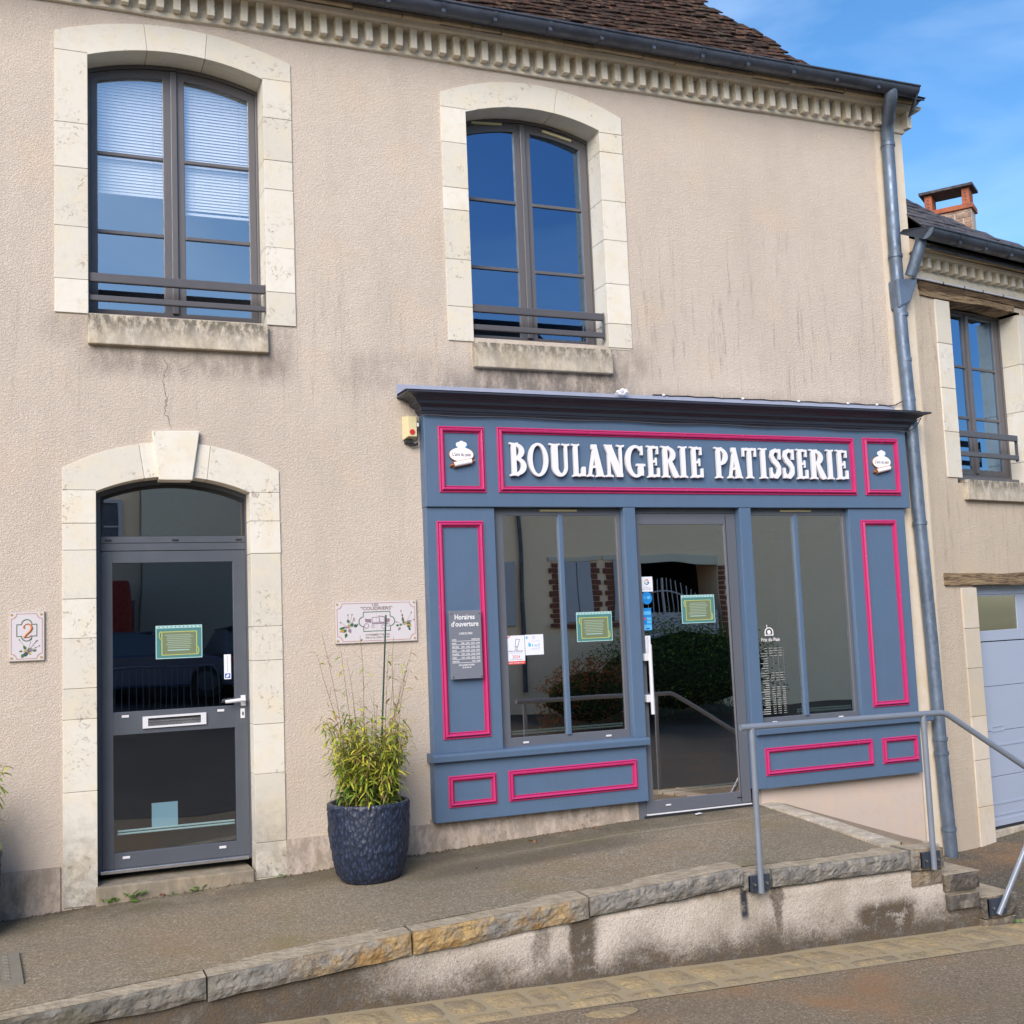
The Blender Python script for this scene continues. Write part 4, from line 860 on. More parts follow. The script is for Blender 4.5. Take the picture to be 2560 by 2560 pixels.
def pushlab(x0, x1, z0, z1, y, label, word, blue):
    T = sheet('push_label', x0, x1, z0, z1, y, 'post', label, 'label', 'upright push labels on the doors')
    zt = z1 - .014
    for i, ch in enumerate(word): text(ch, (x0 + x1) / 2, zt - .011 - i * (.0165), y - .0009, .010, 'ink', T, bold=.01)
    if blue: b = MB(); b.box(x0 + .006, x1 - .006, y - .0008, y - .0002, z0 + .008, z0 + .042); b.build('blue_square', 'pbl', T); b = MB(); b.prism([(x0 + .012, z0 + .014), (x0 + .028, z0 + .014), (x0 + .038, z0 + .030), (x0 + .026, z0 + .038), (x0 + .014, z0 + .024)], y - .0012, y - .0007); b.build('hand_mark', 'post', T)
pushlab(1.346, 1.396, 1.265, 1.447, .174, 'white upright push label with a blue square near the handle of the left grey door', 'POUSSEZ', True)
pushlab(4.792, 4.842, 1.268, 1.447, y, 'white upright push label beside the pull handle of the shop door', 'POUSSEZ', False)
# price list printed on the right shop window
M['pricew'] = m_plain('faded_white_print', (.42, .42, .40), .6)
T = thing('price_list', (6.06, y, .70), 'white bread price lettering on the glass of the right shop window', 'lettering')
text('Prix du Pain', 6.045, 1.350, y, .032, 'white', T, width=.195, bold=.012)
b = MB(); n_ = 14
O = [(6.035 + .045, 1.400), *[(6.035 + .045 * math.cos(math.pi * i / n_), 1.430 + .042 * math.sin(math.pi * i / n_)) for i in range(n_ + 1)], (6.035 - .045, 1.400)]
I = [(6.035 + .036, 1.408), *[(6.035 + .036 * math.cos(math.pi * i / n_), 1.430 + .034 * math.sin(math.pi * i / n_)) for i in range(n_ + 1)], (6.035 - .036, 1.408)]
b.ring(O, I, y, y + .0006); disc(b, 6.035, 1.430, .018, .018, y, 16, .0006); b.box(6.012, 6.018, y, y + .0006, 1.472, 1.495); b.build('oven_mark', 'embw', T)
b = MB(); z = 1.285; i = 0
while z > .70:
    lo = R.uniform(.02, .085); low = z < .98
    b.box(6.005 - lo - (.02 if low else 0), 6.005, y, y + .0005, z, z + (.0065 if low else .0045))
    if i < 4 or 9 < i < 14 or i > 15:
        for q in (6.025, 6.075, 6.125 + (.01 if low else 0)):
            q += (1.285 - z) * .02
            for k_ in range(3): b.box(q + k_ * .011, q + k_ * .011 + R.uniform(.005, .009), y, y + .0005, z + R.uniform(-.001, .002), z + .006)
    b.box(6.062, 6.065, y, y + .0005, z, z + .006); b.box(6.115, 6.118, y, y + .0005, z, z + .006); b.box(6.170, 6.173, y, y + .0005, z, z + .006)
    z -= .0215 if z > 1.0 else .0190; i += 1
b.build('price_rows', 'pricew', T)
# ---- pale rails and a leaflet inside the glass
M['palerail'] = m_plain('pale_green_rail', (.62, .80, .76), .4)
def inrail(x0, x1, z, yy, label):
    T = thing('interior_rail', ((x0 + x1) / 2, yy, z), label, 'rail', 'pale double rails behind the glass')
    for dz in (0, .020): b = MB(); b.tube([(x0, yy, z + dz), (x1, yy, z + dz)], .0075, 8); b.build('tube', 'palerail', T)
inrail(3.56, 4.56, .715, .005, 'pale double rail low behind the left shop window'); inrail(4.86, 5.62, .135, .005, 'pale double rail low behind the shop door'); inrail(6.30, 6.89, .715, .005, 'pale double rail low behind the right shop window'); inrail(.590, 1.41, .210, .21, 'pale double rail low behind the glass of the left grey door')
M['paper'] = m_plain('pale_blue_paper', (.42, .62, .68), .6)
sheet('paper_sheet', .826, 1.008, .235, .404, .225, 'paper', 'plain pale sheet of paper standing low behind the left grey door', 'paper')
# ---- alarm box
T = thing('alarm_box', (2.785, -.04, 3.05), 'cream alarm box with a red lamp beside the left end of the fascia', 'alarm')
b = MB(); v = [(2.726, -.004, 3.062), (2.832, -.004, 3.062), (2.832, -.004, 3.250), (2.726, -.004, 3.250), (2.752, -.075, 3.085), (2.826, -.075, 3.085), (2.826, -.075, 3.246), (2.752, -.075, 3.246)]
b.add(v, [(4, 5, 6, 7), (0, 4, 7, 3), (1, 2, 6, 5), (3, 7, 6, 2), (0, 1, 5, 4)]); b.build('cover', 'cream', T, bevel=.004)
b = MB(); b.box(2.795, 2.838, -.05, -.002, 3.09, 3.20); b.build('bracket', 'black', T, bevel=.003)
b = MB(); disc(b, 2.787, 3.120, .022, .022, -.079, 20, .006); b.build('lamp', 'red', T)
b = MB(); b.box(2.828, 2.846, -.07, -.04, 3.165, 3.195); b.build('clip', 'white', T, bevel=.003)
for k in range(2): wire([(2.76 + k * .03, -.03, 3.07), (2.765 + k * .03, -.035, 3.035 + k * .008), (2.795 + k * .02, -.035, 3.015 + k * .01), (2.845, -.03, 3.03 + k * .01)], .007, 'cable', T)
bx('cable_box', 2.738, 2.80, -.04, -.004, 3.035, 3.062, 'black', T)
# paper clump on the cornice
b = MB(); ic = []
def lump(cx, cy, cz, rx, ry, rz_, n=10, m=7, amp=.3, sd=0):
    def fn(u, v_):
        a, e = 2 * math.pi * u, math.pi * (v_ - .5); d = Vector((math.cos(a) * math.cos(e), math.sin(a) * math.cos(e), math.sin(e))); k = 1 + amp * mn.noise(d * 2 + Vector((sd, 0, 0)))
        return (cx + d.x * rx * k, cy + d.y * ry * k, cz + d.z * rz_ * k)
    return fn
b.grid(lump(4.675, -.07, 3.515, .055, .04, .025, amp=.7), 16, 9, smooth=False); o = b.build('paper_clump', 'white'); o['label'] = 'crumpled white scrap lying on top of the shopfront cornice'; o['category'] = 'litter'
# shop interior: counter and shelves kept dark
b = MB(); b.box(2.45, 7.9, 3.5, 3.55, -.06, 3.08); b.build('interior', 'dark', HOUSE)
# ---- wall plaques
M['glaze'] = m_paint('white_glazed_tile', (.57, .54, .565), .18, .03, .5, .05); M['gedge'] = m_plain('plaque_edge', (.42, .36, .30), .4); M['gline'] = m_plain('plaque_rose_line', (.42, .20, .14), .4); M['ggreen'] = m_plain('plaque_green_line', (.10, .15, .12), .4)
M['leafg'] = m_plain('painted_leaf_green', (.055, .13, .04), .4); M['leafd'] = m_plain('painted_leaf_teal', (.03, .075, .085), .4); M['umber'] = m_plain('painted_umber', (.17, .10, .075), .4); M['rust'] = m_plain('painted_rust', (.48, .15, .03), .4); M['ochre'] = m_plain('painted_ochre', (.40, .26, .08), .4); M['twig'] = m_plain('painted_twig', (.24, .17, .22), .4)
def flat(P, y, t=.0008):
    b = MB(); b.prism(P, y, y + t); return b
def notched(x0, x1, z0, z1, r, n=5):
    P = []
    for cx, cz, a0 in ((x0, z0, 90), (x1, z0, 180), (x1, z1, 270), (x0, z1, 0)):
        for i in range(n + 1): a = math.radians(a0 - 90 * i / n); P.append((cx + r * math.cos(a), cz + r * math.sin(a)))
    return P
def leafp(x, z, l, a, w_=.42):
    c, s_ = math.cos(a), math.sin(a); return [(x + c * u * l - s_ * v_ * l * w_, z + s_ * u * l + c * v_ * l * w_) for u, v_ in ((0, 0), (.3, -.42), (.62, -.36), (1, 0), (.66, .34), (.28, .46))]
def plaque_base(name, x0, x1, z0, z1, label, inset=.018, r=.030):
    T = thing(name, ((x0 + x1) / 2, -.02, z0), label, 'plaque')
    b = MB(); b.box(x0, x1, -.020, .0, z0, z1); b.build('tile_panel', 'gedge', T, bevel=.003)
    b = MB(); b.box(x0 + .005, x1 - .005, -.0215, -.0195, z0 + .005, z1 - .005); b.build('glaze', 'glaze', T)
    A = notched(x0 + inset, x1 - inset, z0 + inset, z1 - inset, r); B = notched(x0 + inset + .004, x1 - inset - .004, z0 + inset + .004, z1 - inset - .004, r)
    b = MB(); b.ring(A, B, -.0226, -.0214); b.build('border_line', 'gline', T)
    for cx in (x0 + .020, x1 - .020):
        for cz in (z0 + .022, z1 - .022): flat(leafp(cx - .012, cz, .024, 0, .9), -.0228).build('corner_flower', 'ochre', T)
    return T
def cart(x0, x1, z0, z1, cx, cz, rx, rz_, horiz, wd=.006):
    # cartouche: rectangle with a round bulge on two opposite sides
    def pts(e):
        P = []; X0, X1, Z0, Z1 = x0 + e, x1 - e, z0 + e, z1 - e; n_ = 8
        if horiz:
            a = math.asin(min(1, (rz_ * .72) / (rz_))); h = rz_ - e
            P += [(X0, Z0), (X1, Z0)]; P += [(X1 + (rx - e * .2) * math.cos(t), cz + h * .78 * math.sin(t)) for t in [-math.pi / 2 + math.pi * i / n_ for i in range(n_ + 1)]]
            P += [(X1, Z1), (X0, Z1)]; P += [(X0 - (rx - e * .2) * math.cos(t), cz - h * .78 * math.sin(t)) for t in [-math.pi / 2 + math.pi * i / n_ for i in range(n_ + 1)]]
        else:
            h = rx - e
            P += [(X0, Z0)]; P += [(cx + h * math.cos(t), Z0 + (rz_ - e * .2) * math.sin(t)) for t in [math.pi + math.pi * i / n_ for i in range(n_ + 1)]]; P += [(X1, Z0), (X1, Z1)]
            P += [(cx + h * math.cos(t), Z1 + (rz_ - e * .2) * math.sin(t)) for t in [math.pi * i / n_ for i in range(n_ + 1)]]; P += [(X0, Z1)]
        return P
    b = MB(); b.ring(pts(0), pts(wd), -.0228, -.0215); return b
def bouquet(T, cx, cz, k, n=9, sd=3):
    rr = random.Random(sd)
    for i in range(n):
        a = rr.uniform(0, 6.28); d = rr.uniform(.0, .035) * k; x, z = cx + math.cos(a) * d * 1.2, cz + math.sin(a) * d
        flat(leafp(x, z, rr.uniform(.022, .036) * k, a + rr.uniform(-.5, .5), rr.uniform(.6, .9)), -.0226 - .00012 * i, .0006).build('painted_leaf', ('leafg', 'leafg', 'leafd', 'ochre', 'twig')[i % 5], T)
    for i in range(6):
        a = rr.uniform(.3, 2.8); L_ = rr.uniform(.05, .085) * k; e = (cx + math.cos(a) * L_, cz + math.sin(a) * L_ * 1.1)
        b = MB(); b.tube([(cx, -.0225, cz), (cx * .5 + e[0] * .5 + .004, -.0225, cz * .5 + e[1] * .5), (e[0], -.0225, e[1])], .0010, 4); b.build('painted_twig', 'twig', T)
        flat(leafp(e[0], e[1], .012 * k, a, .8), -.0228, .0006).build('painted_bud', 'umber', T)
T = plaque_base('house_number_plaque', -.121, .107, 1.465, 1.804, 'white glazed plaque with the number 2 on the wall left of the grey door', .014, .034)
cart(-.073, .060, 1.632, 1.718, -.007, 1.675, .036, .034, False).build('cartouche', 'ggreen', T)
b = MB(); NP = [(-.024, 1.700), (-.020, 1.690), (-.026, 1.690), (-.027, 1.702), (-.016, 1.716), (.004, 1.719), (.020, 1.708), (.024, 1.690), (.014, 1.668), (-.008, 1.648), (-.024, 1.626)]
b.tube([(x, -.0235, z) for x, z in NP], [.003, .004, .003, .003, .003, .004, .006, .008, .007, .006, .007], 8); b.tube([(-.026, -.0235, 1.627), (.004, -.0235, 1.627), (.022, -.0235, 1.640)], .003, 6); b.build('numeral', 'rust', T)
bouquet(T, -.005, 1.535, 1.0, 12, 5)
T = plaque_base('name_plaque', 2.144, 2.793, 1.488, 1.808, 'wide glazed name plaque with a painted cart on the wall beside the shopfront', .015, .040)
cart(2.362, 2.580, 1.574, 1.726, 2.47, 1.65, .036, .050, True).build('cartouche', 'ggreen', T)
text('LES', 2.462, 1.769, -.0228, .018, 'umber', T, width=.05, bold=.01); text('"COUDRIERS"', 2.471, 1.738, -.0228, .026, 'umber', T, width=.250, bold=.012)
text('LOTISSEMENT REALISE', 2.475, 1.543, -.0228, .013, 'umber', T, width=.190, bold=.012); text('PAR LA S.E. CODA EN 1991', 2.475, 1.522, -.0228, .013, 'umber', T, width=.190, bold=.012)
b = MB(); b.box(2.4685, 2.4700, -.0222, -.0213, 1.492, 1.804); b.build('tile_joint', 'gedge', T)
b = MB()      # old motor cart drawing
b.ring([(2.432 + q, 1.640 + w_) for q, w_ in ((0, 0), (.060, 0), (.060, .045), (0, .042))], [(2.436 + q, 1.644 + w_) for q, w_ in ((0, 0), (.052, 0), (.052, .037), (0, .034))], -.0228, -.0216)
b.ring([(2.492, 1.640), (2.530, 1.638), (2.534, 1.686), (2.486, 1.694)], [(2.496, 1.646), (2.526, 1.644), (2.529, 1.680), (2.491, 1.687)], -.0229, -.0217)
b.box(2.430, 2.560, -.0230, -.0218, 1.630, 1.637); b.prism([(2.536, 1.640), (2.572, 1.644), (2.574, 1.668), (2.540, 1.672)], -.0229, -.0217); b.prism([(2.380, 1.648), (2.425, 1.640), (2.428, 1.668), (2.376, 1.672)], -.0231, -.0219)
for cx, cz, rr_ in ((2.388, 1.618, .020), (2.520, 1.608, .016), (2.560, 1.622, .013), (2.440, 1.612, .012)):
    O = [(cx + rr_ * math.cos(2 * math.pi * i / 14), cz + rr_ * math.sin(2 * math.pi * i / 14)) for i in range(14)]; I = [(cx + rr_ * .78 * math.cos(2 * math.pi * i / 14), cz + rr_ * .78 * math.sin(2 * math.pi * i / 14)) for i in range(14)]
    b.ring(O, I, -.0233, -.0220)
b.build('cart_drawing', 'twig', T)
bouquet(T, 2.245, 1.605, 1.15, 12, 8); bouquet(T, 2.690, 1.615, 1.15, 12, 9)

# ================================================================ GROUND
def lerp(a, c, t): return a + (c - a) * t
def zpf(x): return -.235 + .0385 * min(x, 4.85)                       # pavement height along the facade
CK = [(-6, -.70), (-.13, -.341), (.909, -.281), (1.775, -.226), (2.083, -.199), (3.252, -.140), (4.065, -.109), (4.40, -.086)]
def zc(x):                                                           # top of the coping, street edge
    if x > 4.405: return -.122 - .012 * (x - 4.42)
    for (a, za_), (c, zb_) in zip(CK, CK[1:]):
        if x <= c: return lerp(za_, zb_, (x - a) / (c - a))
    return -.122
def zroad(x, y):
    z = -.60 - .03 * (min(max(x, -14), 16) - 1.6)
    if y < -2.4: z += .050 * min(-2.4 - y, 22)
    return z
def zyard(x, y):
    t = max(0, min(1, (y + 1.92) / 1.92)); far = -.70 + .05 * max(0, min(1.5, x - 8.2)); far += .06 * max(0, y)
    return lerp(zroad(x, -1.92), far, t) if y <= 0 else far
def jit(p, f, a): return mn.noise(Vector(p) * f) * a
b = MB()
xs = [-60, -30, -14, -8, -5] + [-4 + .5 * i for i in range(34)] + [16, 30, 60]; ys = [-70, -40, -26, -20, -16, -12, -9, -7, -6, -5, -4, -3.2, -2.8, -2.5, -2.30, -1.7]
v = [(x, y, zroad(x, y) + jit((x, y, 0), .9, .012) * (y > -6)) for y in ys for x in xs]; n = len(xs)
b.add(v, [(j * n + i, j * n + i + 1, (j + 1) * n + i + 1, (j + 1) * n + i) for j in range(len(ys) - 1) for i in range(n - 1)], 0, True); b.build('road', 'road', None, kind='structure')
b = MB(); xs = [-60, -30, -14, -6, 0, 6, 12, 16, 30, 60]; ys = [-70, -40, -26, -24.4, -20, -16, -12, -7.6, -5.2]; n = len(xs)
b.add([(x, y, zroad(x, y) + .006) for y in ys for x in xs], [(j * n + i, j * n + i + 1, (j + 1) * n + i + 1, (j + 1) * n + i) for j in range(len(ys) - 1) for i in range(n - 1)], 0, True); b.build('square', 'square', None, kind='structure')  # unseen dark ground added over the road to darken the lower glass reflections
b = MB(); xs = [6.2 + .3 * i for i in range(16)] + [12, 20, 60]; ys = [-1.95, -1.7, -1.4, -1.1, -.8, -.5, -.2, .0, .15, .6, 1.2, 3, 8]
v = [(x, y, zyard(x, y) + .004 + jit((x, y, 3), 1.7, .015)) for y in ys for x in xs]; n = len(xs)
b.add(v, [(j * n + i, j * n + i + 1, (j + 1) * n + i + 1, (j + 1) * n + i) for j in range(len(ys) - 1) for i in range(n - 1)], 0, True); b.build('side_path', 'yard', None, kind='structure')
b = MB(); xs = [-5 + .25 * i for i in range(42)] + [5.5, 5.72]; n = len(xs); m = 9; v = []
for j in range(m):
    t = j / (m - 1)
    for x in xs:
        xe = x if x < 5.6 else lerp(5.72, 5.84, t)
        zi = zc(min(x, 4.40)) + .004 if x < 4.4 else zc(x) + .004
        v.append((xe, lerp(-1.78, .01, t), lerp(zi, zpf(x), t) + jit((x, t * 2, 1), 1.6, .007)))
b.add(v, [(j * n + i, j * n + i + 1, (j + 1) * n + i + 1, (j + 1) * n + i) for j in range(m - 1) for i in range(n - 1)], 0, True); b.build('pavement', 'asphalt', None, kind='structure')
# ---- retaining wall with rock-faced coping
def m_rock(name):
    g = G(name, .9, .25); o = g.sep(); r = g.rnd()
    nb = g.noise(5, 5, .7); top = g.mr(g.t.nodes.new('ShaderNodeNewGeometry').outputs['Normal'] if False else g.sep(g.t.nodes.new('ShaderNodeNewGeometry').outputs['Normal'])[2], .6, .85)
    grey = g.mix(g.mr(g.noise(13, 4), .35, .7), (.165, .157, .148), (.30, .28, .245))
    oc = g.mix(g.mr(g.noise(9, 5), .3, .7), (.30, .185, .075), (.42, .29, .13))
    x = o[0]
    ochre = g.math('MAXIMUM', g.mul(g.mr(x, 1.2, 1.7), g.mr(x, 3.0, 3.35, 1, 0)), g.mul(g.mr(x, 5.78, 5.84), .45))
    ochre = g.math('MAXIMUM', ochre, g.mul(g.mr(x, 6.25, 6.38), .35))
    c = g.mix(g.mul(g.mr(nb, .36, .60), ochre), grey, oc)
    gr = g.mul(g.mr(x, -.2, 1.7, 1, 0), g.mr(g.noise(3.7, 4), .4, .65)); c = g.mix(gr, c, (.115, .110, .065))
    c = g.mix(g.mul(g.mr(x, 1.9, -.6, 0, .75), g.mr(g.noise(6, 4), .25, .55)), c, (.075, .068, .055))
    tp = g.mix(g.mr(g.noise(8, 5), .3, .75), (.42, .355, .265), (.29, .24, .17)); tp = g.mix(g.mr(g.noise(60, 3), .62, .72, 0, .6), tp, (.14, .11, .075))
    cr = g.mr(g.vor(24, g.scale((1, 1, 1.3)), 'DISTANCE_TO_EDGE'), .0, .10, .40, 0); c = g.mix(g.mul(cr, g.mr(g.noise(9, 3), .35, .6)), c, (.07, .062, .05)); c = g.mix(g.mr(g.noise(26, 5, .75), .52, .70, 0, .6), c, (.085, .075, .06))
    c = g.mix(g.mul(g.mr(x, 6.0, 6.2), g.mr(g.noise(7, 4), .3, .6)), c, (.085, .075, .068))
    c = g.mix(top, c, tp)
    h = g.math('ADD', g.mul(g.vor(22, g.scale((1, 1, 1.3))), .5), g.mul(g.noise(40, 5, .7), .6)); g.col(c).nrm(g.bump(h, .9, .022)); return g.m
M['rock'] = m_rock('rock_faced_stone')
def m_retain():
    g = G('stained_roughcast', .95, .2); o = g.sep(); x, z = o[0], o[2]
    base = g.mix(g.mr(g.noise(2.3, 4), .35, .7), (.57, .51, .45), (.42, .37, .31))
    c = g.mix(g.mr(g.noise(70, 3, .6), .52, .66, 0, .35), base, (.20, .16, .13))
    n1 = g.noise(3.2, 6, .72, .5); n2 = g.noise(11, 5, .75)
    low = g.math('ADD', g.mul(g.math('SUBTRACT', -.40, g.math('ADD', z, g.mul(g.math('SUBTRACT', n1, .5), .42))), 1.0), g.mul(x, -.017))
    k = g.mr(low, -.14, .24)
    k = g.math('MAXIMUM', k, g.mul(g.mr(x, 1.55, 2.55, 1, 0), g.mr(n1, .28, .50, .75, 1)))
    def col_(xc, wd, z0, a): return g.mul(g.mr(g.math('ABSOLUTE', g.math('SUBTRACT', g.math('ADD', x, g.mul(g.math('SUBTRACT', n1, .5), .22)), xc)), wd * .4, wd, 1, 0), g.mr(z, z0 - .12, z0 + .08, 1, 1), g.mr(n2, .2, .5, .3, 1), a)
    k = g.math('MAXIMUM', k, col_(3.22, .17, -.3, .95)); k = g.math('MAXIMUM', k, col_(2.93, .10, -.3, .6)); k = g.math('MAXIMUM', k, col_(4.66, .065, -.3, .75)); k = g.math('MAXIMUM', k, g.mul(box_mask(g, 5.3, 5.86, -.85, -.46, .12, .06, o), g.mr(n2, .3, .5)))
    fine = g.noise(58, 4, .7); k = g.math('MINIMUM', 1.0, g.math('ADD', g.mul(k, .62), g.mul(g.mr(g.math('ADD', k, g.mul(g.math('SUBTRACT', fine, .5), 1.6)), .15, 1.0), .45)))
    c = g.mix(g.mul(k, g.mr(n2, .25, .62, .72, 1)), c, g.mix(g.mr(n2, .4, .6), (.042, .034, .028), (.115, .088, .062)))
    edge = g.mul(g.mr(z, -.30, -.235), g.mr(n2, .42, .6), .6); c = g.mix(edge, c, (.22, .15, .08))
    s = box_mask(g, 4.385, 4.44, -.43, -.24, .015, .03, o); c = g.mix(g.mul(s, g.mr(n2, .3, .5, .6, 1)), c, (.035, .038, .05))
    h = g.math('ADD', g.mr(g.noise(48, 4, .6, 1.2), .35, .65), g.mul(g.noise(130, 3), .5)); g.col(c).nrm(g.bump(h, .5, .010)); return g.m
M['retain'] = m_retain()
RW = thing('retaining_wall', (2.3, -1.92, -.65), 'stained roughcast retaining wall with rock-faced coping stones below the pavement', 'wall')
b = MB()
def wf(u, v_):
    x = lerp(-5, 6.092, u); zt = zc(min(x, 6.05)) - .10; zb_ = zroad(x, -1.9) - .06; z = lerp(zb_, zt, v_)
    y = -1.895 + (.07 if v_ > .999 else 0) + jit((x, z, 0), 2.2, .018) + jit((x, z, 5), 9, .006); return (x, y, z)
b.grid(wf, 240, 12); b.add([(6.092, -1.895, -.95), (6.092, 0, -.95), (6.092, 0, -.12), (6.092, -1.895, -.12)], [(0, 1, 2, 3)])
b.build('rendered_face', 'retain', RW)
def rockstone(x0, x1, zt0, zt1, h, parent, yo=-1.925, depth=.21, amp=.020, mat='rock', name='coping_stone', sd=0, flatback=False):
    b = MB(); L_ = x1 - x0; nu = max(4, int(L_ / .022)); nv = 7
    def ff(u, v_):
        x = lerp(x0, x1, u); zt = lerp(zt0, zt1, u); eb = jit((x, sd, 7), 5, .012)
        z = zt - h * (1 - v_) * 1.0 - (eb if v_ < .01 else 0)
        e = min(1, min(v_, 1 - v_) * 4, u * L_ * 30, (1 - u) * L_ * 30)
        a = mn.noise(Vector((x * 13, z * 16, sd))) ; c2 = abs(mn.noise(Vector((x * 26, z * 30, sd + 4))))
        y = yo - (.004 + amp * (.45 + .75 * a - .55 * c2)) * max(.05, e) + (.006 if v_ > .99 else 0) + jit((x, z, sd), 40, .002); return (x, y, z)
    b.grid(ff, nu, nv, smooth=False)
    nt = max(3, int(L_ / .08))
    b.grid(lambda u, v_: (lerp(x0, x1, u), lerp(yo + .002, yo + depth, v_), lerp(zt0, zt1, u) + (0 if v_ < .01 else .003) + jit((lerp(x0, x1, u), v_, sd), 7, .003)), nt, 3, smooth=False)
    for xe, zt, fl in ((x0, zt0, 1), (x1, zt1, 0)):
        q = [(xe, yo, zt - h), (xe, yo + depth, zt - h), (xe, yo + depth, zt + .002), (xe, yo, zt)]; b.add(q, [(0, 3, 2, 1) if fl else (0, 1, 2, 3)])
    b.add([(x0, yo + depth, zt0), (x1, yo + depth, zt1), (x1, yo + depth, zt1 - h), (x0, yo + depth, zt0 - h)], [(0, 1, 2, 3)])
    return b.build(name, mat, parent)
for i, (a, c, h) in enumerate(((-5, -3.4, .13), (-3.39, -2.0, .13), (-1.99, -.55, .13), (-.54, .904, .115), (.914, 2.082, .128), (2.096, 3.245, .130), (3.258, 4.395, .120))): rockstone(a, c, zc(a) , zc(c), h, RW, sd=i * 3.1, amp=.026)
rockstone(4.402, 4.615, -.126, -.124, .115, RW, sd=31, amp=.012, yo=-1.915); rockstone(4.622, 5.785, -.126, -.136, .118, RW, sd=35, amp=.024)
rockstone(5.797, 6.092, -.128, -.140, .140, RW, sd=39, amp=.014); rockstone(5.815, 6.088, -.285, -.29, .105, RW, sd=43, amp=.018, depth=.05, yo=-1.90, name='stone')
b = MB(); b.box(4.40, 5.79, -1.87, -1.70, -.3, -.138); b.build('mortar_bed', 'mortar', RW)
# light edging stones along the pavement end
ST = thing('entrance_steps', (6.4, -1, -.7), 'low stone steps at the end of the raised pavement under the handrail', 'steps')
for i in range(9):
    t0, t1 = i / 9 + .004, (i + 1) / 9 - .004
    def P(t, k): return (lerp(5.72, 5.845, t) + (0.0, .175)[k], lerp(-1.72, 0, t), lerp(-.117, -.046, t))
    b = MB(); q = [P(t0, 0), P(t0, 1), P(t1, 1), P(t1, 0)]; dz = R.uniform(0, .005)
    b.add([(x, y, z + .006 + dz) for x, y, z in q] + [(x, y, z - .05) for x, y, z in q], [(0, 1, 2, 3), (0, 4, 5, 1), (1, 5, 6, 2), (2, 6, 7, 3), (3, 7, 4, 0)]); b.build('edging_stone', 'sillstone', ST, bevel=.004)
M['mortar2'] = m_stone('worn_mortar', (.30, .235, .175), .3, .2)
b = MB(); q = [(5.90, -1.72, -.119), (6.092, -1.72, -.128), (6.092, .0, -.058), (6.02, .0, -.052)]
b.add([(x, y, z) for x, y, z in q] + [(x, y, -.9) for x, y, z in q], [(0, 1, 2, 3), (0, 4, 5, 1), (1, 5, 6, 2)]); b.build('mortar_strip', 'mortar2', ST)
for x0, x1, zt, nm in ((6.094, 6.412, -.335, 1), (6.414, 6.742, -.532, 2)):
    b = MB(); b.box(x0, x1, -1.88, .0, -1.0, zt - .012); b.build('step_core', 'retain', ST)
    y = -1.93
    while y < -.05:
        L_ = R.uniform(.35, .6); y1 = min(y + L_, 0); b = MB(); b.box(x0 + .002, x1 + .012, y + .004, y1 - .002, zt - .075, zt); b.build('tread_stone', 'rock', ST, bevel=.008); y = y1
rockstone(6.105, 6.405, -.337, -.339, .115, ST, sd=51, amp=.018, depth=.05, name='stone'); rockstone(6.12, 6.395, -.488, -.492, .098, ST, sd=55, amp=.006, depth=.05, name='stone')
rockstone(6.43, 6.738, -.534, -.538, .15, ST, sd=59, amp=.014, depth=.05, name='stone'); rockstone(6.42, 6.73, -.70, -.70, .10, ST, sd=63, amp=.03, depth=.05, name='stone')
# ---- stone channel along the road
def m_sett():
    g = G('channel_stone', .9, .25); r = g.rnd()
    c = g.mix(r, (.36, .275, .16), (.24, .195, .135)); c = g.mix(g.mr(g.noise(6, 5, .65), .4, .7), c, (.42, .31, .16))
    c = g.mix(g.mr(g.noise(2.1, 4), .62, .75, 0, .9), c, (.075, .072, .075)); c = g.mix(g.mr(g.noise(30, 5, .7), .5, .75, 0, .5), c, (.09, .07, .05))
    g.col(c).nrm(g.bump(g.noise(22, 5, .65), .9, .02)); return g.m
M['sett'] = m_sett()
CH = MB(); n = 60
v = []
for j, y in enumerate((-1.86, -2.12, -2.40)):
    for i in range(n + 1): x = -5 + 18 * i / n; v.append((x, y, zroad(x, y) + .006))
CH.add(v, [(j * (n + 1) + i, (j + 1) * (n + 1) + i, (j + 1) * (n + 1) + i + 1, j * (n + 1) + i + 1) for j in range(2) for i in range(n)]); M['joint'] = m_plain('sandy_joint', (.34, .27, .165), .95)
GUT = CH.build('road_channel', 'joint', None, kind='structure')
def sett(x0, x1, y0, y1, sk, sd):
    b = MB(); nu, nv = 5, 4
    def f(u, v_):
        e = min(1, min(u, 1 - u) * 5, min(v_, 1 - v_) * 5); x = lerp(x0, x1, u) + sk * (v_ - .5); y = lerp(y0, y1, v_)
        return (x + jit((x, y, sd), 6, .012), y + jit((x, y, sd + 2), 6, .010), zroad(x, y) + .002 + .016 * e ** .5 + jit((x * 1.0, y, sd), 5, .012) * e)
    b.grid(f, nu, nv); b.build('channel_stone', 'sett', GUT)
x = -1.0; k = 0
while x < 9.4:
    L_ = R.uniform(.20, .36); sett(x, x + L_ - R.uniform(.012, .025), -2.235 + R.uniform(-.01, .01), -1.935, -.09 if x > 4.5 else -.02, k * 1.3); x += L_; k += 1
x = -1.0
while x < 9.4:
    L_ = R.uniform(.22, .5); sett(x, x + L_ - R.uniform(.008, .018), -2.385 + R.uniform(-.015, .01), -2.25, 0, k * 1.3); x += L_; k += 1
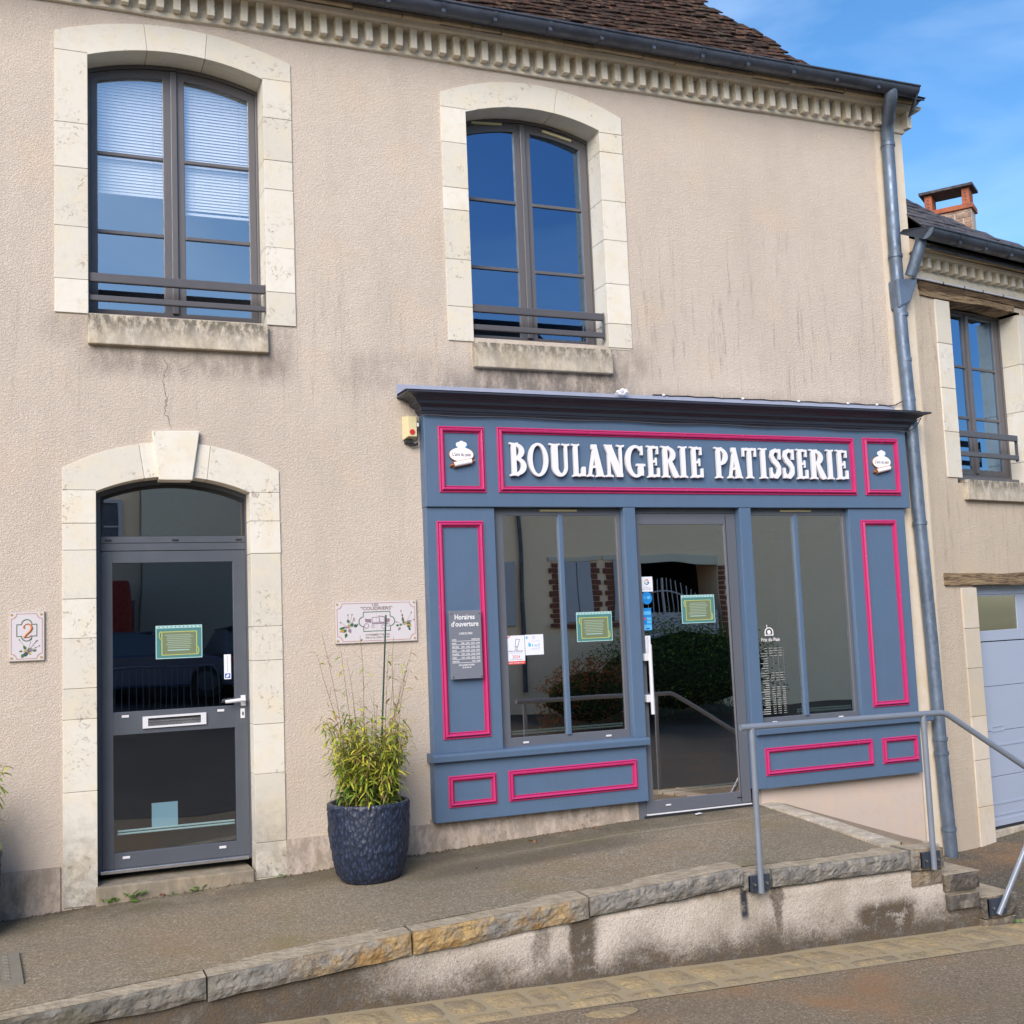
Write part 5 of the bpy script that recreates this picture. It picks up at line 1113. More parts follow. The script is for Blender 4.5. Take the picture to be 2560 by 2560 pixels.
for (cx, cy, rx, ry) in ((3.05, -2.56, .17, .085), (1.2, -2.60, .10, .06)):
    b = MB(); n = 20; v = [(cx, cy, zroad(cx, cy) + .014)] + [(cx + rx * math.cos(a), cy + ry * math.sin(a), zroad(cx, cy) + .002) for a in [2 * math.pi * i / n for i in range(n)]]; b.add(v, [(0, 1 + i, 1 + (i + 1) % n) for i in range(n)], 0, True); b.build('channel_stone', 'sett', GUT)
# ---- manhole cover
M['castiron'] = m_stone('manhole_cover_iron', (.22, .205, .17), .2, .3)
T = thing('manhole_cover', (-.25, -1.1, -.28), 'grey ribbed manhole cover in the pavement at the far left', 'manhole cover')
def zpv(x, y): return lerp(zc(min(x, 4.4)) + .004, zpf(x), (y + 1.78) / 1.79)
cov = lambda u, v_, h=0: (lerp(-.62, -.02, u) - .03 * v_, lerp(-1.40, -.82, v_), zpv(lerp(-.62, -.02, u), lerp(-1.4, -.82, v_)) + .016 + h)
b = MB(); b.grid(lambda u, v_: cov(u, v_), 6, 6, smooth=False); b.add([cov(1, 0), cov(1, 1), cov(1, 1, -.03), cov(1, 0, -.03), cov(0, 0), cov(0, 0, -.03), cov(1, 1, 0), cov(0, 1), cov(0, 1, -.03)], [(0, 3, 2, 1), (0, 4, 5, 3)]); b.build('plate', 'castiron', T)
for i in range(9):
    for j in range(8):
        b = MB()
        u, v_ = .14 + i * .088, .12 + j * .105; q = [cov(u, v_, .0005), cov(u + .055, v_, .0005), cov(u + .055, v_ + .06, .0005), cov(u, v_ + .06, .0005)]; p = [cov(u + .012, v_ + .012, .005), cov(u + .043, v_ + .012, .005), cov(u + .043, v_ + .048, .005), cov(u + .012, v_ + .048, .005)]
        b.add(q + p, [(4, 5, 6, 7), (0, 1, 5, 4), (1, 2, 6, 5), (2, 3, 7, 6), (3, 0, 4, 7)]); b.build('rib', 'castiron', T)
# ---- handrail
T = thing('handrail', (5.3, -1.96, -.2), 'grey painted tubular handrail bolted to the retaining wall', 'handrail')
yr = -1.975
b = MB(); r_ = .0215
b.tube([(4.408, yr, .833), (6.08, yr, .822), (6.13, yr, .820), (6.17, yr, .808), (6.21, yr, .786), (6.90, yr, .362), (7.22, yr, .165), (7.27, yr, .12)], r_, 18); b.build('rail', 'railpaint', T)
for P in ([(4.495, yr, .825), (4.495, yr, -.256)], [(5.957, yr, .818), (5.957, yr, -.270)]): b = MB(); b.tube(P, .0205, 18); b.build('post', 'railpaint', T)
b = MB(); b.tube([(6.515, yr, -.655), (7.13, yr, .225)], .0205, 18); b.build('post', 'railpaint', T)
for x0, x1, z0, z1 in ((4.425, 4.585, -.250, -.145), (5.872, 6.04, -.258, -.150), (6.455, 6.62, -.665, -.545)):
    b = MB(); b.box(x0, x1, -1.952, -1.935, z0, z1); b.box(x0, x0 + .006, -1.975, -1.935, z0, z1); b.build('mounting_plate', 'bracket', T, bevel=.002)
    for xq in (x0 + .032, x1 - .030): b = MB(); b.tube([(xq, -1.95, (z0 + z1) / 2 - .005), (xq, -1.968, (z0 + z1) / 2 - .005)], [.011, .008], 10); b.build('bolt', 'steel', T)
# ---- planters with bamboo
def m_pot():
    g = G('dark_blue_chipped_pot', .42, .5); v = g.scale((1, 1, 1))
    h = g.vor(1.0, g.scale((44, 44, 24), rot=(0, .5, 0)), out='Distance'); n_ = g.noise(60, 3)
    c = g.mix(g.mr(h, .15, .6), (.026, .042, .088), (.010, .016, .036)); c = g.mix(g.mr(g.noise(3, 4), .35, .7, 0, .5), c, (.030, .036, .060)); c = g.mix(g.mr(g.noise(45, 3), .68, .76, 0, .35), c, (.12, .15, .22))
    g.col(c).nrm(g.bump(h, .7, .012)); return g.m
M['pot'] = m_pot(); M['soil'] = m_stone('potting_soil', (.05, .035, .025), .3); M['potrim'] = m_paint('pot_rim', (.050, .060, .085), .5, .2)
def pot(cx, cy, zb_, label):
    T = thing('planter_pot', (cx, cy, zb_), label, 'plant pot', 'dark chipped pots along the facade')
    pr = [(.16, 0), (.195, .012), (.225, .05), (.252, .13), (.270, .24), (.281, .36), (.286, .48), (.290, .535), (.285, .550)]
    b = MB(); N = 160; K = 60; v = []
    for k in range(K + 1):
        t = k / K * (len(pr) - 1); i = min(int(t), len(pr) - 2); f = t - i; rr, zz = lerp(pr[i][0], pr[i + 1][0], f), lerp(pr[i][1], pr[i + 1][1], f)
        for a in range(N):
            an = 2 * math.pi * a / N; s_ = an * .28; w_ = s_ * .82 + zz * .57; q = -s_ * .57 + zz * .82
            d = mn.noise(Vector((w_ * 44, q * 17, 2.0))); d = (abs(d) * 1.6 if k < K - 1 else 0) * .0095
            v.append((cx + (rr + d) * math.cos(an), cy + (rr + d) * math.sin(an), zb_ + zz))
    b.add(v, [(k * N + a, k * N + (a + 1) % N, (k + 1) * N + (a + 1) % N, (k + 1) * N + a) for k in range(K) for a in range(N)], 0, True); b.build('shell', 'pot', T)
    b = MB(); v = []
    for rr, zz in ((.285, .550), (.266, .552), (.259, .543), (.254, .46)): v += [(cx + rr * math.cos(2 * math.pi * a / 48), cy + rr * math.sin(2 * math.pi * a / 48), zb_ + zz) for a in range(48)]
    b.add(v, [(k * 48 + a, k * 48 + (a + 1) % 48, (k + 1) * 48 + (a + 1) % 48, (k + 1) * 48 + a) for k in range(3) for a in range(48)], 0, True); b.build('rim', 'potrim', T)
    b = MB(); b.add([(cx + .251 * math.cos(2 * math.pi * a / 32), cy + .251 * math.sin(2 * math.pi * a / 32), zb_ + .495) for a in range(32)], [tuple(range(32))]); b.build('soil', 'soil', T)
PX, PY, PZ = 2.235, -.50, zpv(2.235, -.50) - .012
pot(PX, PY, PZ, 'dark blue chipped-stone pot standing right of the grey door'); PX2, PY2 = -.445, -.345; PZ2 = zpv(PX2, PY2) - .005
pot(PX2, PY2, PZ2, 'dark pot cut by the left edge of the photo')
def m_leaf(name, a, c):
    g = G(name, .5, .4); rr = g.noise(14, 2); col = g.mix(g.mr(rr, .3, .7), a, c); g.col(col)
    t = g.t.nodes.new('ShaderNodeBsdfTranslucent'); g.put(t.inputs[0], g.mix(.5, col, (.30, .32, .04))); mi = g.t.nodes.new('ShaderNodeMixShader'); mi.inputs[0].default_value = .30
    g.t.links.new(g.b.outputs[0], mi.inputs[1]); g.t.links.new(t.outputs[0], mi.inputs[2]); g.t.links.new(mi.outputs[0], g.out.inputs[0]); return g.m
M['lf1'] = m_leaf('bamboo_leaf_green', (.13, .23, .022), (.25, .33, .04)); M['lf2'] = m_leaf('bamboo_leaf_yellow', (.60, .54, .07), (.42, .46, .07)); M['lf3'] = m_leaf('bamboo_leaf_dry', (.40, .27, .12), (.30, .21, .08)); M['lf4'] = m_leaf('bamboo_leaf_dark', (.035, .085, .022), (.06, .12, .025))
M['cane'] = m_plain('bamboo_stem', (.20, .13, .07), .6); M['stake'] = m_plain('green_garden_cane', (.012, .045, .030), .4)
def blade(b, p, d, L_, w_, m, droop):
    d = d.normalized(); s_ = d.cross(Vector((0, 0, 1)));
    if s_.length < .1: s_ = Vector((1, 0, 0))
    s_.normalize(); s_ = (s_ + Vector((R.uniform(-.5, .5), R.uniform(-.5, .5), R.uniform(-.6, .6)))).normalized(); q = []
    P = [p]; dd = d.copy()
    for i in range(3): dd = (dd + Vector((0, 0, -droop))).normalized(); P.append(P[-1] + dd * L_ / 3)
    for k, ww in ((1, 1), (2, .72)): q += [P[k] - s_ * w_ * ww, P[k] + s_ * w_ * ww]
    v = [P[0], q[0], q[1], q[2], q[3], P[3]]; b.add(v, [(0, 1, 2), (1, 3, 4, 2), (3, 5, 4)], m)
def bamboo(cx, cy, zb_, label, sd, n=46, leaves=30):
    rr = random.Random(sd); st = random.getstate(); T = thing('bamboo_plant', (cx, cy, zb_), label, 'bamboo', 'bamboo plants in the dark pots'); b = MB(); f = MB()
    for i in range(n):
        a = rr.uniform(0, 6.283); r0 = .19 * math.sqrt(rr.random()); p = Vector((cx + r0 * math.cos(a), cy + r0 * math.sin(a), zb_ + .49)); out = Vector((math.cos(a), math.sin(a), 0))
        tall = i % 6 == 0; Hh = rr.uniform(.65, 1.30) if tall else rr.uniform(.22, .66); lean = rr.uniform(.02, .24) * (1.1 if tall else 1)
        if tall: out = (out + Vector((-.45, 0, 0))).normalized(); lean *= .8
        P = []; sw = rr.uniform(-.03, .03)
        for k in range(8): t = k / 7; P.append(p + Vector((0, 0, Hh * t)) + out * (lean * Hh * t * (.5 + .8 * t)) + Vector((sw * math.sin(t * 5), 0, 0)))
        b.tube(P, [.0026 * (1 - .75 * k / 7) + .0006 for k in range(8)], 5, cap=False)
        if tall:
            for k in range(rr.randint(2, 5)):
                t = rr.uniform(.45, .95); q = P[int(t * 7)]; o_ = Vector((rr.uniform(-1, 1), rr.uniform(-.6, .6), rr.uniform(.4, 1.4))).normalized(); b.tube([q, q + o_ * rr.uniform(.05, .14)], [.0011, .0005], 4, cap=False)
        m_ = leaves if not tall else int(leaves * .7)
        for k in range(m_):
            t = rr.uniform(.08, 1.0) if not tall else rr.uniform(.05, .58) if k % 9 else rr.uniform(.6, 1)
            q = P[min(7, int(t * 7))].lerp(P[min(7, int(t * 7) + 1)], (t * 7) % 1) + Vector((rr.gauss(0, .022), rr.gauss(0, .022), rr.gauss(0, .015)))
            d = Vector((rr.uniform(-1, 1), rr.uniform(-1, 1), rr.uniform(-.25, .9))); hh = (q.z - zb_ - .53)
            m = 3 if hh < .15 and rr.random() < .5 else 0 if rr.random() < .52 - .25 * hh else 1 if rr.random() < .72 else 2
            blade(f, q, d, rr.uniform(.05, .12), rr.uniform(.0045, .0095), m, rr.uniform(.15, .65))
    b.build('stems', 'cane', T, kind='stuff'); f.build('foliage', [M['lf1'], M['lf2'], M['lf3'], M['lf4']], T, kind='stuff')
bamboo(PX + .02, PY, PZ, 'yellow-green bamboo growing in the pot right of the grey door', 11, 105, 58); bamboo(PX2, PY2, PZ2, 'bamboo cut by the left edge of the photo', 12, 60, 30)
b = MB(); b.tube([(PX + .075, PY - .02, PZ + .50), (PX + .16, PY - .03, PZ + 1.86)], [.007, .006], 8); b.build('garden_cane', 'stake', None, label='thin dark green cane leaning up out of the bamboo pot', cat='garden cane')
# ---- weeds, leaves and litter
M['weed'] = m_leaf('weed_leaf', (.07, .20, .02), (.12, .28, .03)); M['weedr'] = m_leaf('weed_red_leaf', (.30, .03, .02), (.22, .05, .02))
def weed(x, y, z, n, L_, mat, label):
    b = MB()
    for i in range(n):
        a = R.uniform(0, 6.28); d = Vector((math.cos(a), math.sin(a) * .6 - .2, R.uniform(.3, 1.6))); p = Vector((x + R.gauss(0, L_ * .45), y + R.gauss(0, .012), z)); blade(b, p + d * .2 * L_, d, R.uniform(.5, 1) * L_, L_ * .22, 0, .25)
    o = b.build('weed', mat, None, label=label, cat='weed')
weed(.52, -.055, -.205, 16, .055, 'weed', 'broad-leaved green weed under the left end of the grey door step'); weed(.645, -.055, -.20, 9, .085, 'weed', 'taller green weed beside the first one under the grey door step'); weed(.86, -.055, -.20, 8, .03, 'weedr', 'small reddish weed under the middle of the grey door step'); weed(.93, -.055, -.195, 6, .03, 'weed', 'tiny green sprig beside the red weed'); weed(1.09, -.055, -.195, 14, .05, 'weed', 'green weed under the right half of the grey door step'); weed(1.70, -.04, -.165, 8, .03, 'weed', 'small weed right of the white door jamb'); weed(6.70, -1.97, -.745, 12, .035, 'weed', 'small weed at the foot of the lowest step')
M['dryleaf'] = m_leaf('dry_leaf', (.36, .22, .12), (.28, .16, .09))
def dead(x, y, L_, label):
    b = MB(); z = zpv(x, y) + .012
    for i in range(4): a = R.uniform(0, 6.28); blade(b, Vector((x, y, z)), Vector((math.cos(a), math.sin(a), .35)), L_, L_ * .28, 0, .3)
    b.build('fallen_leaf', 'dryleaf', None, label=label, cat='leaf', group='fallen leaves on the pavement')
dead(3.62, -.20, .06, 'pale curled leaf on the pavement near the shopfront base'); dead(4.22, -.06, .045, 'small brown leaf close to the shopfront base'); dead(2.95, -.75, .03, 'tiny brown leaf on the open pavement')
b = MB(); z = zpv(5.15, -.12) + .006; b.add([(5.12, -.15, z), (5.20, -.13, z + .004), (5.18, -.10, z + .006), (5.13, -.115, z + .003)], [(0, 1, 2, 3)]); b.build('paper_scrap', 'white', None, label='small white scrap of paper before the shop door', cat='litter')
b = MB(); M['moss'] = m_stone('crumbs', (.12, .09, .06), .4)
for i in range(420):
    x = R.uniform(-.2, 4.6) if i % 3 else R.uniform(6.3, 8.8); y = -.01 - abs(R.gauss(0, .03)) if i % 3 else R.uniform(-1.9, -.1); z = zpv(x, y) if i % 3 else zyard(x, y); s_ = R.uniform(.003, .010)
    q = [(x - s_, y - s_, z), (x + s_ * 1.3, y - s_, z), (x + s_, y + s_, z), (x - s_, y + s_ * 1.2, z), (x, y, z + s_ * 1.4)]; b.add(q, [(0, 1, 4), (1, 2, 4), (2, 3, 4), (3, 0, 4)])
b.build('grit', 'moss', None, kind='stuff', label='loose grit and crumbs along the foot of the walls')

# ================================================================ NEIGHBOUR HOUSE (turned away to the right)
TF[0] = neigh_tf
NH = thing('neighbour_house', (2, 0, -.7), 'smaller beige house on the right with slate roof and brick chimney', 'building')
b = MB()
holes = [(.50, 1.78, 2.80, 4.66), (.60, 3.2, -1.0, 1.80)]
TF[0] = None
class _W: pass
def nwall():
    xs = sorted({0.0, 5.0, *[h[0] for h in holes], *[h[1] for h in holes]}); zs = sorted({-1.0, 5.2, *[h[2] for h in holes], *[h[3] for h in holes]}); b = MB()
    for i in range(len(xs) - 1):
        for j in range(len(zs) - 1):
            cx, cz = (xs[i] + xs[i + 1]) / 2, (zs[j] + zs[j + 1]) / 2
            if any(h[0] < cx < h[1] and h[2] < cz < h[3] for h in holes): continue
            b.add([(xs[i], 0, zs[j]), (xs[i + 1], 0, zs[j]), (xs[i + 1], 0, zs[j + 1]), (xs[i], 0, zs[j + 1])], [(0, 1, 2, 3)])
    b.add([(5, 0, -1), (5, 7, -1), (5, 7, 5.2), (5, 0, 5.2), (0, 7, -1), (0, 7, 5.2)], [(0, 1, 2, 3), (1, 4, 5, 2)]); return b
TF[0] = neigh_tf
nwall().build('wall', 'stucco2', NH)
b = MB(); b.box(.0, 4.9, .45, 6.9, 2.4, 2.5); b.box(.0, 4.9, 2.5, 2.6, -1, 5.1); b.box(.0, 4.9, .3, 6.9, 4.95, 5.0); b.build('interior', 'dark', NH)
def nstone(parent, x0, x1, z0, z1, y1=.22, mat='limestone'): b = MB(); b.box(x0, x1, -.012 - R.uniform(0, .002), y1, z0 + .0025, z1 - .0025); b.build('stone', mat, parent, bevel=.004)
b = MB(); b.box(.345, .56, -.004, .2, 2.85, 4.62); b.box(1.73, 1.94, -.004, .2, 2.85, 4.62); NS = b.build('window_surround', 'mortar', NH)
for zz in ([2.848, 3.304, 3.739, 4.19, 4.632],):
    for a, c in zip(zz, zz[1:]): nstone(NS, .337, .568, a, c)
for zz in ([2.85, 3.07, 3.60, 4.10, 4.632],):
    for a, c in zip(zz, zz[1:]): nstone(NS, 1.722, 1.95, a, c)
M['wood'] = (lambda g: (g.col(g.mix(g.mr(g.noise(1, 5, .7, 1.5, g.scale((3, 3, 46))), .35, .65), (.40, .29, .17), (.115, .075, .05))).nrm(g.bump(g.noise(1, 5, .7, 1.5, g.scale((3, 3, 60))), .9, .02)), g.m)[1])(G('weathered_oak', .85, .2))
M['woodd'] = (lambda g: (g.col(g.mix(g.mr(g.noise(1, 5, .7, 1, g.scale((4, 4, 60))), .35, .65), (.20, .13, .075), (.06, .038, .025))).nrm(g.bump(g.noise(1, 5, .7, 1.5, g.scale((3, 3, 60))), .9, .02)), g.m)[1])(G('dark_weathered_oak', .85, .2))
def beam(name, u0, u1, z0, z1, mat, y0=-.022, sd=0):
    b = MB(); n_ = 14
    for k, (ya, yb) in enumerate(((y0, .2),)):
        v = []
        for i in range(n_ + 1):
            u = lerp(u0, u1, i / n_); d0_, d1 = jit((u, sd, 1), 1.7, .028), jit((u, sd, 9), 1.7, .028); v += [(u, ya + jit((u, sd, 4), 3, .01), z0 + d0_), (u, ya + jit((u, sd, 5), 3, .012), (z0 + z1) / 2 + d0_ * .5), (u, ya, z1 + d1), (u, yb, z1 + d1), (u, yb, z0 + d0_)]
        b.add(v, [(i * 5 + q, (i + 1) * 5 + q, (i + 1) * 5 + (q + 1) % 5, i * 5 + (q + 1) % 5) for i in range(n_) for q in range(5)]); b.add(v[:5], [(0, 1, 2, 3, 4)]); b.add(v[-5:], [(4, 3, 2, 1, 0)])
    return b.build(name, mat, NH)
beam('lintel_beam', .115, 1.66, 4.645, 4.715, 'wood', sd=2); beam('lintel_beam', .10, 2.3, 4.715, 4.80, 'woodd', sd=5); beam('lintel_beam', .158, 3.0, 1.795, 1.910, 'wood', sd=8)
f_ = lambda x, ins=0.0: 4.645 - ins
window(NH, .60, 1.73, 2.89, f_, .20, ((.78, 1.085), (1.185, 1.605)), (4.055, 3.520), (1.09, 1.18, 2.985), fi=.06)
b = MB(); b.box(.56, 1.75, .12, .3, 2.83, 2.89); b.build('sill_rail', 'winframe', NH)
for z0, z1 in ((3.268, 3.330), (3.072, 3.122)): b = MB(); b.box(.57, 1.555, -.01, .025, z0, z1); b.build('guard_rail', 'rail', NH, bevel=.006)
b = MB(); b.box(1.548, 1.560, .0, .03, 3.06, 3.33); b.build('rail_bracket', 'rail', NH)
b = MB(); b.box(.575, 1.95, -.055, .21, 2.632, 2.832); b.build('window_sill', 'sillstone', NH, bevel=.007)
# garage door
b = MB(); b.box(.41, .64, -.004, .09, -1, 1.77); NS2 = b.build('garage_surround', 'mortar', NH)
for a, c in ((-.95, -.324), (-.324, .115), (.115, .529), (.529, .99), (.99, 1.374), (1.374, 1.77)): nstone(NS2, .405, .645, a, c, .105, 'smooth')
M['glassgar'] = m_glass('garage_window_glass', 4, (.6, .6, .5), .03, .02, (.9, .85, .7)); M['garage'] = m_paint('pale_blue_garage_paint', (.34, .39, .50), .45, .03, .4, .06)
b = MB(); b.ring([(.66, -.565), (3.1, -.565), (3.1, 1.80), (.66, 1.80)], [(.755, -.5), (3.0, -.5), (3.0, 1.70), (.755, 1.70)], .105, .16); GD = b.build('garage_door', 'garage', NH, bevel=.003, label='pale blue sectional door with a small window')
b = MB(); b.ring([(.750, 1.235), (1.53, 1.235), (1.53, 1.705), (.750, 1.705)], [(.768, 1.337), (1.478, 1.345), (1.478, 1.684), (.768, 1.684)], .115, .15); b.box(1.53, 2.2, .115, .15, 1.235, 1.705); b.build('door_panel', 'garage', GD, bevel=.003)
b = MB(); b.box(.76, 1.485, .125, .13, 1.33, 1.69); b.build('pane', 'glassgar', GD)
z = 1.225
for h in (.44, .44, .44, .44):
    b = MB(); b.box(.752, 2.2, .118, .15, z - h + .004, z); b.build('door_panel', 'garage', GD, bevel=.004); z -= h
b = MB(); b.ring([(.90, .34), (1.10, .345), (1.10, .40), (.90, .395)], [(.91, .35), (1.09, .355), (1.09, .39), (.91, .385)], .112, .12); b.build('letter_slot', 'garage', GD)
for zz in (.20, -.36, -.47): b = MB(); b.box(.752, 2.2, .112, .12, zz, zz + .018); b.build('ledge', 'garage', GD)
b = MB(); b.box(.66, 2.2, .10, .16, -.59, -.567); b.build('door_seal', 'black', GD)
b = MB(); b.box(.645, 3.1, .06, .5, -.90, -.592); b.build('threshold_slab', 'sillstone', NH, bevel=.01)
b = MB(); b.box(.0, .02, -.016, .02, -1, 5); b.build('quoin_strip', 'smooth', NH)
# cornice, gutter
prn = [(0, 4.80), (-.030, 4.804), (-.036, 4.812), (-.036, 4.862), (-.020, 4.885), (-.018, 4.995), (-.120, 4.998), (-.128, 5.004), (-.136, 5.036), (-.12, 5.042), (0, 5.043)]
n = len(prn); v = []
us = [-.02 + .2 * i for i in range(26)]
for u in us: v += [(u, y + jit((u, z, 2), 3, .006) * (y < -.01), z + jit((u, y, 6), 3, .007)) for y, z in prn]
b = MB(); b.add(v, [(i * n + k, i * n + k + 1, (i + 1) * n + k + 1, (i + 1) * n + k) for i in range(len(us) - 1) for k in range(n - 1)]); NC = b.build('cornice', 'cornice', NH)
for i in range(24):
    u = .015 + i * .1395; b = MB(); q = R.uniform(-.004, .004); b.box(u, u + .052, -.105 + q, -.015, 4.892 + q, 5.0); b.build('dentil', 'cornice', NC, bevel=.004)
u = -.05
while u < 3.4:
    L_ = R.uniform(.2, .5); b = MB(); dz = R.uniform(-.006, .006); b.box(u + .003, u + L_ - .003, -.165 + dz, -.05, 5.044 + dz, 5.078 + dz); b.build('eaves_stone', 'corona', NH, bevel=.004); u += L_
b = MB(); b.box(-.1, 4, -.235, -.225, 5.028, 5.052); b.build('drip_edge', 'zinc', NH)
b = MB(); b.tube([(-.03, -.035, 4.798), (3.5, -.035, 4.790)], .012, 8); NP_ = b.build('conduit', 'alu', NH)
for u in (.45, .79, 1.10, 1.45): b = MB(); b.tube([(u, -.035, 4.797), (u + .012, -.035, 4.797)], .0145, 8); b.build('conduit_joint', 'black', NP_)
gutter(NH, -.17, 4.0, -.335, 5.150, .086, [.265 + .42 * i for i in range(8)])
b = MB(); gy, gz_, rr = -.335, 5.150, .088
b.add([(-.172, gy - rr * math.cos(math.pi * k / 14), gz_ - rr * math.sin(math.pi * k / 14)) for k in range(15)] + [(-.18, gy - rr * math.cos(math.pi * k / 14), gz_ - rr * math.sin(math.pi * k / 14)) for k in range(15)], [tuple(range(15)), tuple(range(29, 14, -1))]); b.build('gutter_end_cap', 'zincpipe', NH)
b = MB(); b.add([(-.17, -.42, 5.165), (-.33, -.20, 5.17), (-.33, -.15, 5.14), (-.18, -.30, 5.07)], [(0, 1, 2, 3)]); b.build('flashing', 'zinc', NH)
# slate roof
NL = 1.0
def nrz(v_): return 5.19 + NL * (v_ + .25)
edge = [(1.95, -.18), (1.75, -.14), (1.11, .01), (.71, .18), (.53, .33), (.0, .80), (-.0, .80)]
b = MB(); b.add([(.01, -.30, nrz(-.30) - .02), (2.2, -.30, nrz(-.30) - .02)] + [(u, v_, nrz(v_) - .02) for u, v_ in edge], [tuple(range(9))]); b.add([(.0, .80, nrz(.80) - .02), (.53, .33, nrz(.33) - .02), (1.11, .01, nrz(.01) - .02), (2.2, -.3, nrz(-.3) - .02), (5, 0, 5.1), (5, 7, 5.1), (-.1, 7, 5.1)], [(0, 1, 2, 3, 4, 5, 6)])
NR = b.build('roof', 'dark', NH)
def vmax(u):
    for (a, va), (c, vc) in zip(edge, edge[1:]):
        if c <= u <= a: return lerp(vc, va, (u - c) / (a - c))
    return -.2
snv = Vector((0, 1, NL)).normalized(); nn = Vector((0, -NL, 1)).normalized(); cnt = 0
for j in range(20):
    for i in range(16):
        u = .0 + i * .185 + (.09 if j % 2 else 0) + R.uniform(-.008, .008); p = Vector((u, -.30, nrz(-.30))) + snv * (j * .098)
        if p.y + .03 > vmax(u + .09) + .01: continue
        L_ = .2; lift = R.uniform(.010, .018); q = [p + nn * lift, p + Vector((.178, 0, 0)) + nn * (lift + R.uniform(-.004, .004)), p + Vector((.178, 0, 0)) + snv * L_ + nn * .003, p + snv * L_ + nn * .003]
        b = MB(); b.add(q + [k - nn * .008 for k in q], [(0, 1, 2, 3), (1, 0, 4, 5), (1, 5, 6, 2), (0, 3, 7, 4)]); b.build('slate', 'slate', NR); cnt += 1
TF[0] = None
# chimney
M['brick'] = (lambda g: (g.col(g.mix(g.mr(g.noise(9, 4), .35, .7), g.mix(g.rnd(), (.34, .17, .11), (.42, .31, .24)), (.22, .14, .11))).nrm(g.bump(g.noise(30, 4), .5, .01)), g.m)[1])(G('chimney_brick', .9, .2))
M['terra'] = (lambda g: (g.col(g.mix(g.mr(g.noise(8, 5, .65), .4, .7), (.38, .12, .06), (.20, .07, .045))).nrm(g.bump(g.noise(20, 4), .4, .01)), g.m)[1])(G('terracotta', .8, .3))
K = Vector((11.83, 3.0, 0)); da = Vector((-.58, .8146, 0)); db = Vector((.8146, .58, 0))
def ctf(x, y, z): p = K + da * x + db * y; return (p.x, p.y, z)
TF[0] = ctf
b = MB(); b.box(0, .60, .005, .30, 5.2, 7.015); CHM = b.build('chimney', 'mortar', NH)
for j in range(9):
    z = 6.32 + j * .078; u = -.0 if j % 2 else -.11
    while u < .60:
        a, c = max(u, 0), min(u + .212, .60)
        if c - a > .03:
            b = MB(); b.box(a + .004, c - .004, -.004 + R.uniform(0, .004), .05, z + .004, z + .070); b.build('brick', 'brick', CHM)
        u += .222
b = MB(); b.box(-.03, .63, -.03, .33, 6.985, 7.055); b.build('terracotta_collar', 'terra', CHM, bevel=.008)
for u0, u1 in ((.01, .11), (.50, .60)):
    b = MB(); b.box(u0, u1, .0, .28, 7.055, 7.285); b.build('chimney_pier', 'terra', CHM, bevel=.008)
    for z in (7.11, 7.16, 7.21): b = MB(); b.tube([(u0 + .05, -.003, z), (u0 + .05, .01, z)], .010, 8); b.build('vent_hole', 'black', CHM)
b = MB(); b.box(-.05, .66, -.06, .36, 7.285, 7.325); b.build('chimney_cap', 'slate', CHM, bevel=.006)
TF[0] = None

# ================================================================ ACROSS THE STREET (seen in the glass)
OH = thing('opposite_house', (11, -14, -.3), 'cream house across the street with grey shutters and brick window trim', 'building')
b = MB(); b.box(7.6, 12.15, -22, -14, -1, 6.2); b.build('wall', 'oppwall', OH)
b = MB(); b.add([(7.4, -13.7, 6.2), (12.3, -13.7, 6.2), (12.3, -18, 9.2), (7.4, -18, 9.2), (12.3, -22.3, 6.2), (7.4, -22.3, 6.2)], [(0, 3, 2, 1), (3, 5, 4, 2), (1, 2, 4), (0, 5, 3)]); b.build('roof', 'tile', OH)
def oshut(x0, x1, z0, z1, brick=True):
    b = MB(); b.box(x0, x1, -14.0, -13.97, z0, z1); Wd = b.build('window', 'shutter', OH)
    for a, c in ((x0, (x0 + x1) / 2 - .012), ((x0 + x1) / 2 + .012, x1)): b = MB(); b.box(a, c, -13.97, -13.93, z0 + .02, z1 - .03); b.build('shutter', 'shutter', Wd, bevel=.006)
    if brick:
        for sgn, xa in ((-1, x0), (1, x1)):
            for k in range(int((z1 - z0) / .115)):
                w_ = .24 if k % 2 else .17; z = z0 + k * .115; b = MB(); b.box(*(sorted((xa, xa + sgn * w_))), -14.0, -13.96, z, z + .10); b.build('brick', 'redbrick', Wd)
        b = MB(); b.box(x0 - .25, x1 + .25, -14, -13.88, z0 - .11, z0 - .02); b.build('sill', 'redbrick', Wd)
        b = MB(); b.box(x0 - .25, x1 + .25, -14, -13.95, z1, z1 + .10); b.build('lintel', 'oppgrey', Wd)
oshut(10.55, 11.22, 1.62, 2.92); oshut(11.80, 12.10, 1.62, 2.92); oshut(8.75, 9.45, 1.55, 2.95, False); oshut(10.2, 11.2, 4.2, 5.5); oshut(8.3, 9.2, 4.2, 5.5)
b = MB(); b.tube([(9.62, -13.93, 6.1), (9.62, -13.93, .2)], .05, 10); b.build('downpipe', 'zinc', OH)
b = MB(); b.tube([(7.4, -13.62, 6.15), (12.3, -13.62, 6.15)], .07, 8); b.build('gutter', 'zinc', OH)
CP = thing('gate_porch', (13.4, -14, 0), 'open porch with a grey beam over a white spiked gate across the street', 'gate')
b = MB(); b.box(12.16, 19.5, -15.0, -14.0, 3.02, 5.6); b.box(14.5, 19.5, -15.0, -14.0, -.6, 3.02); b.build('wall', 'oppwall', CP)
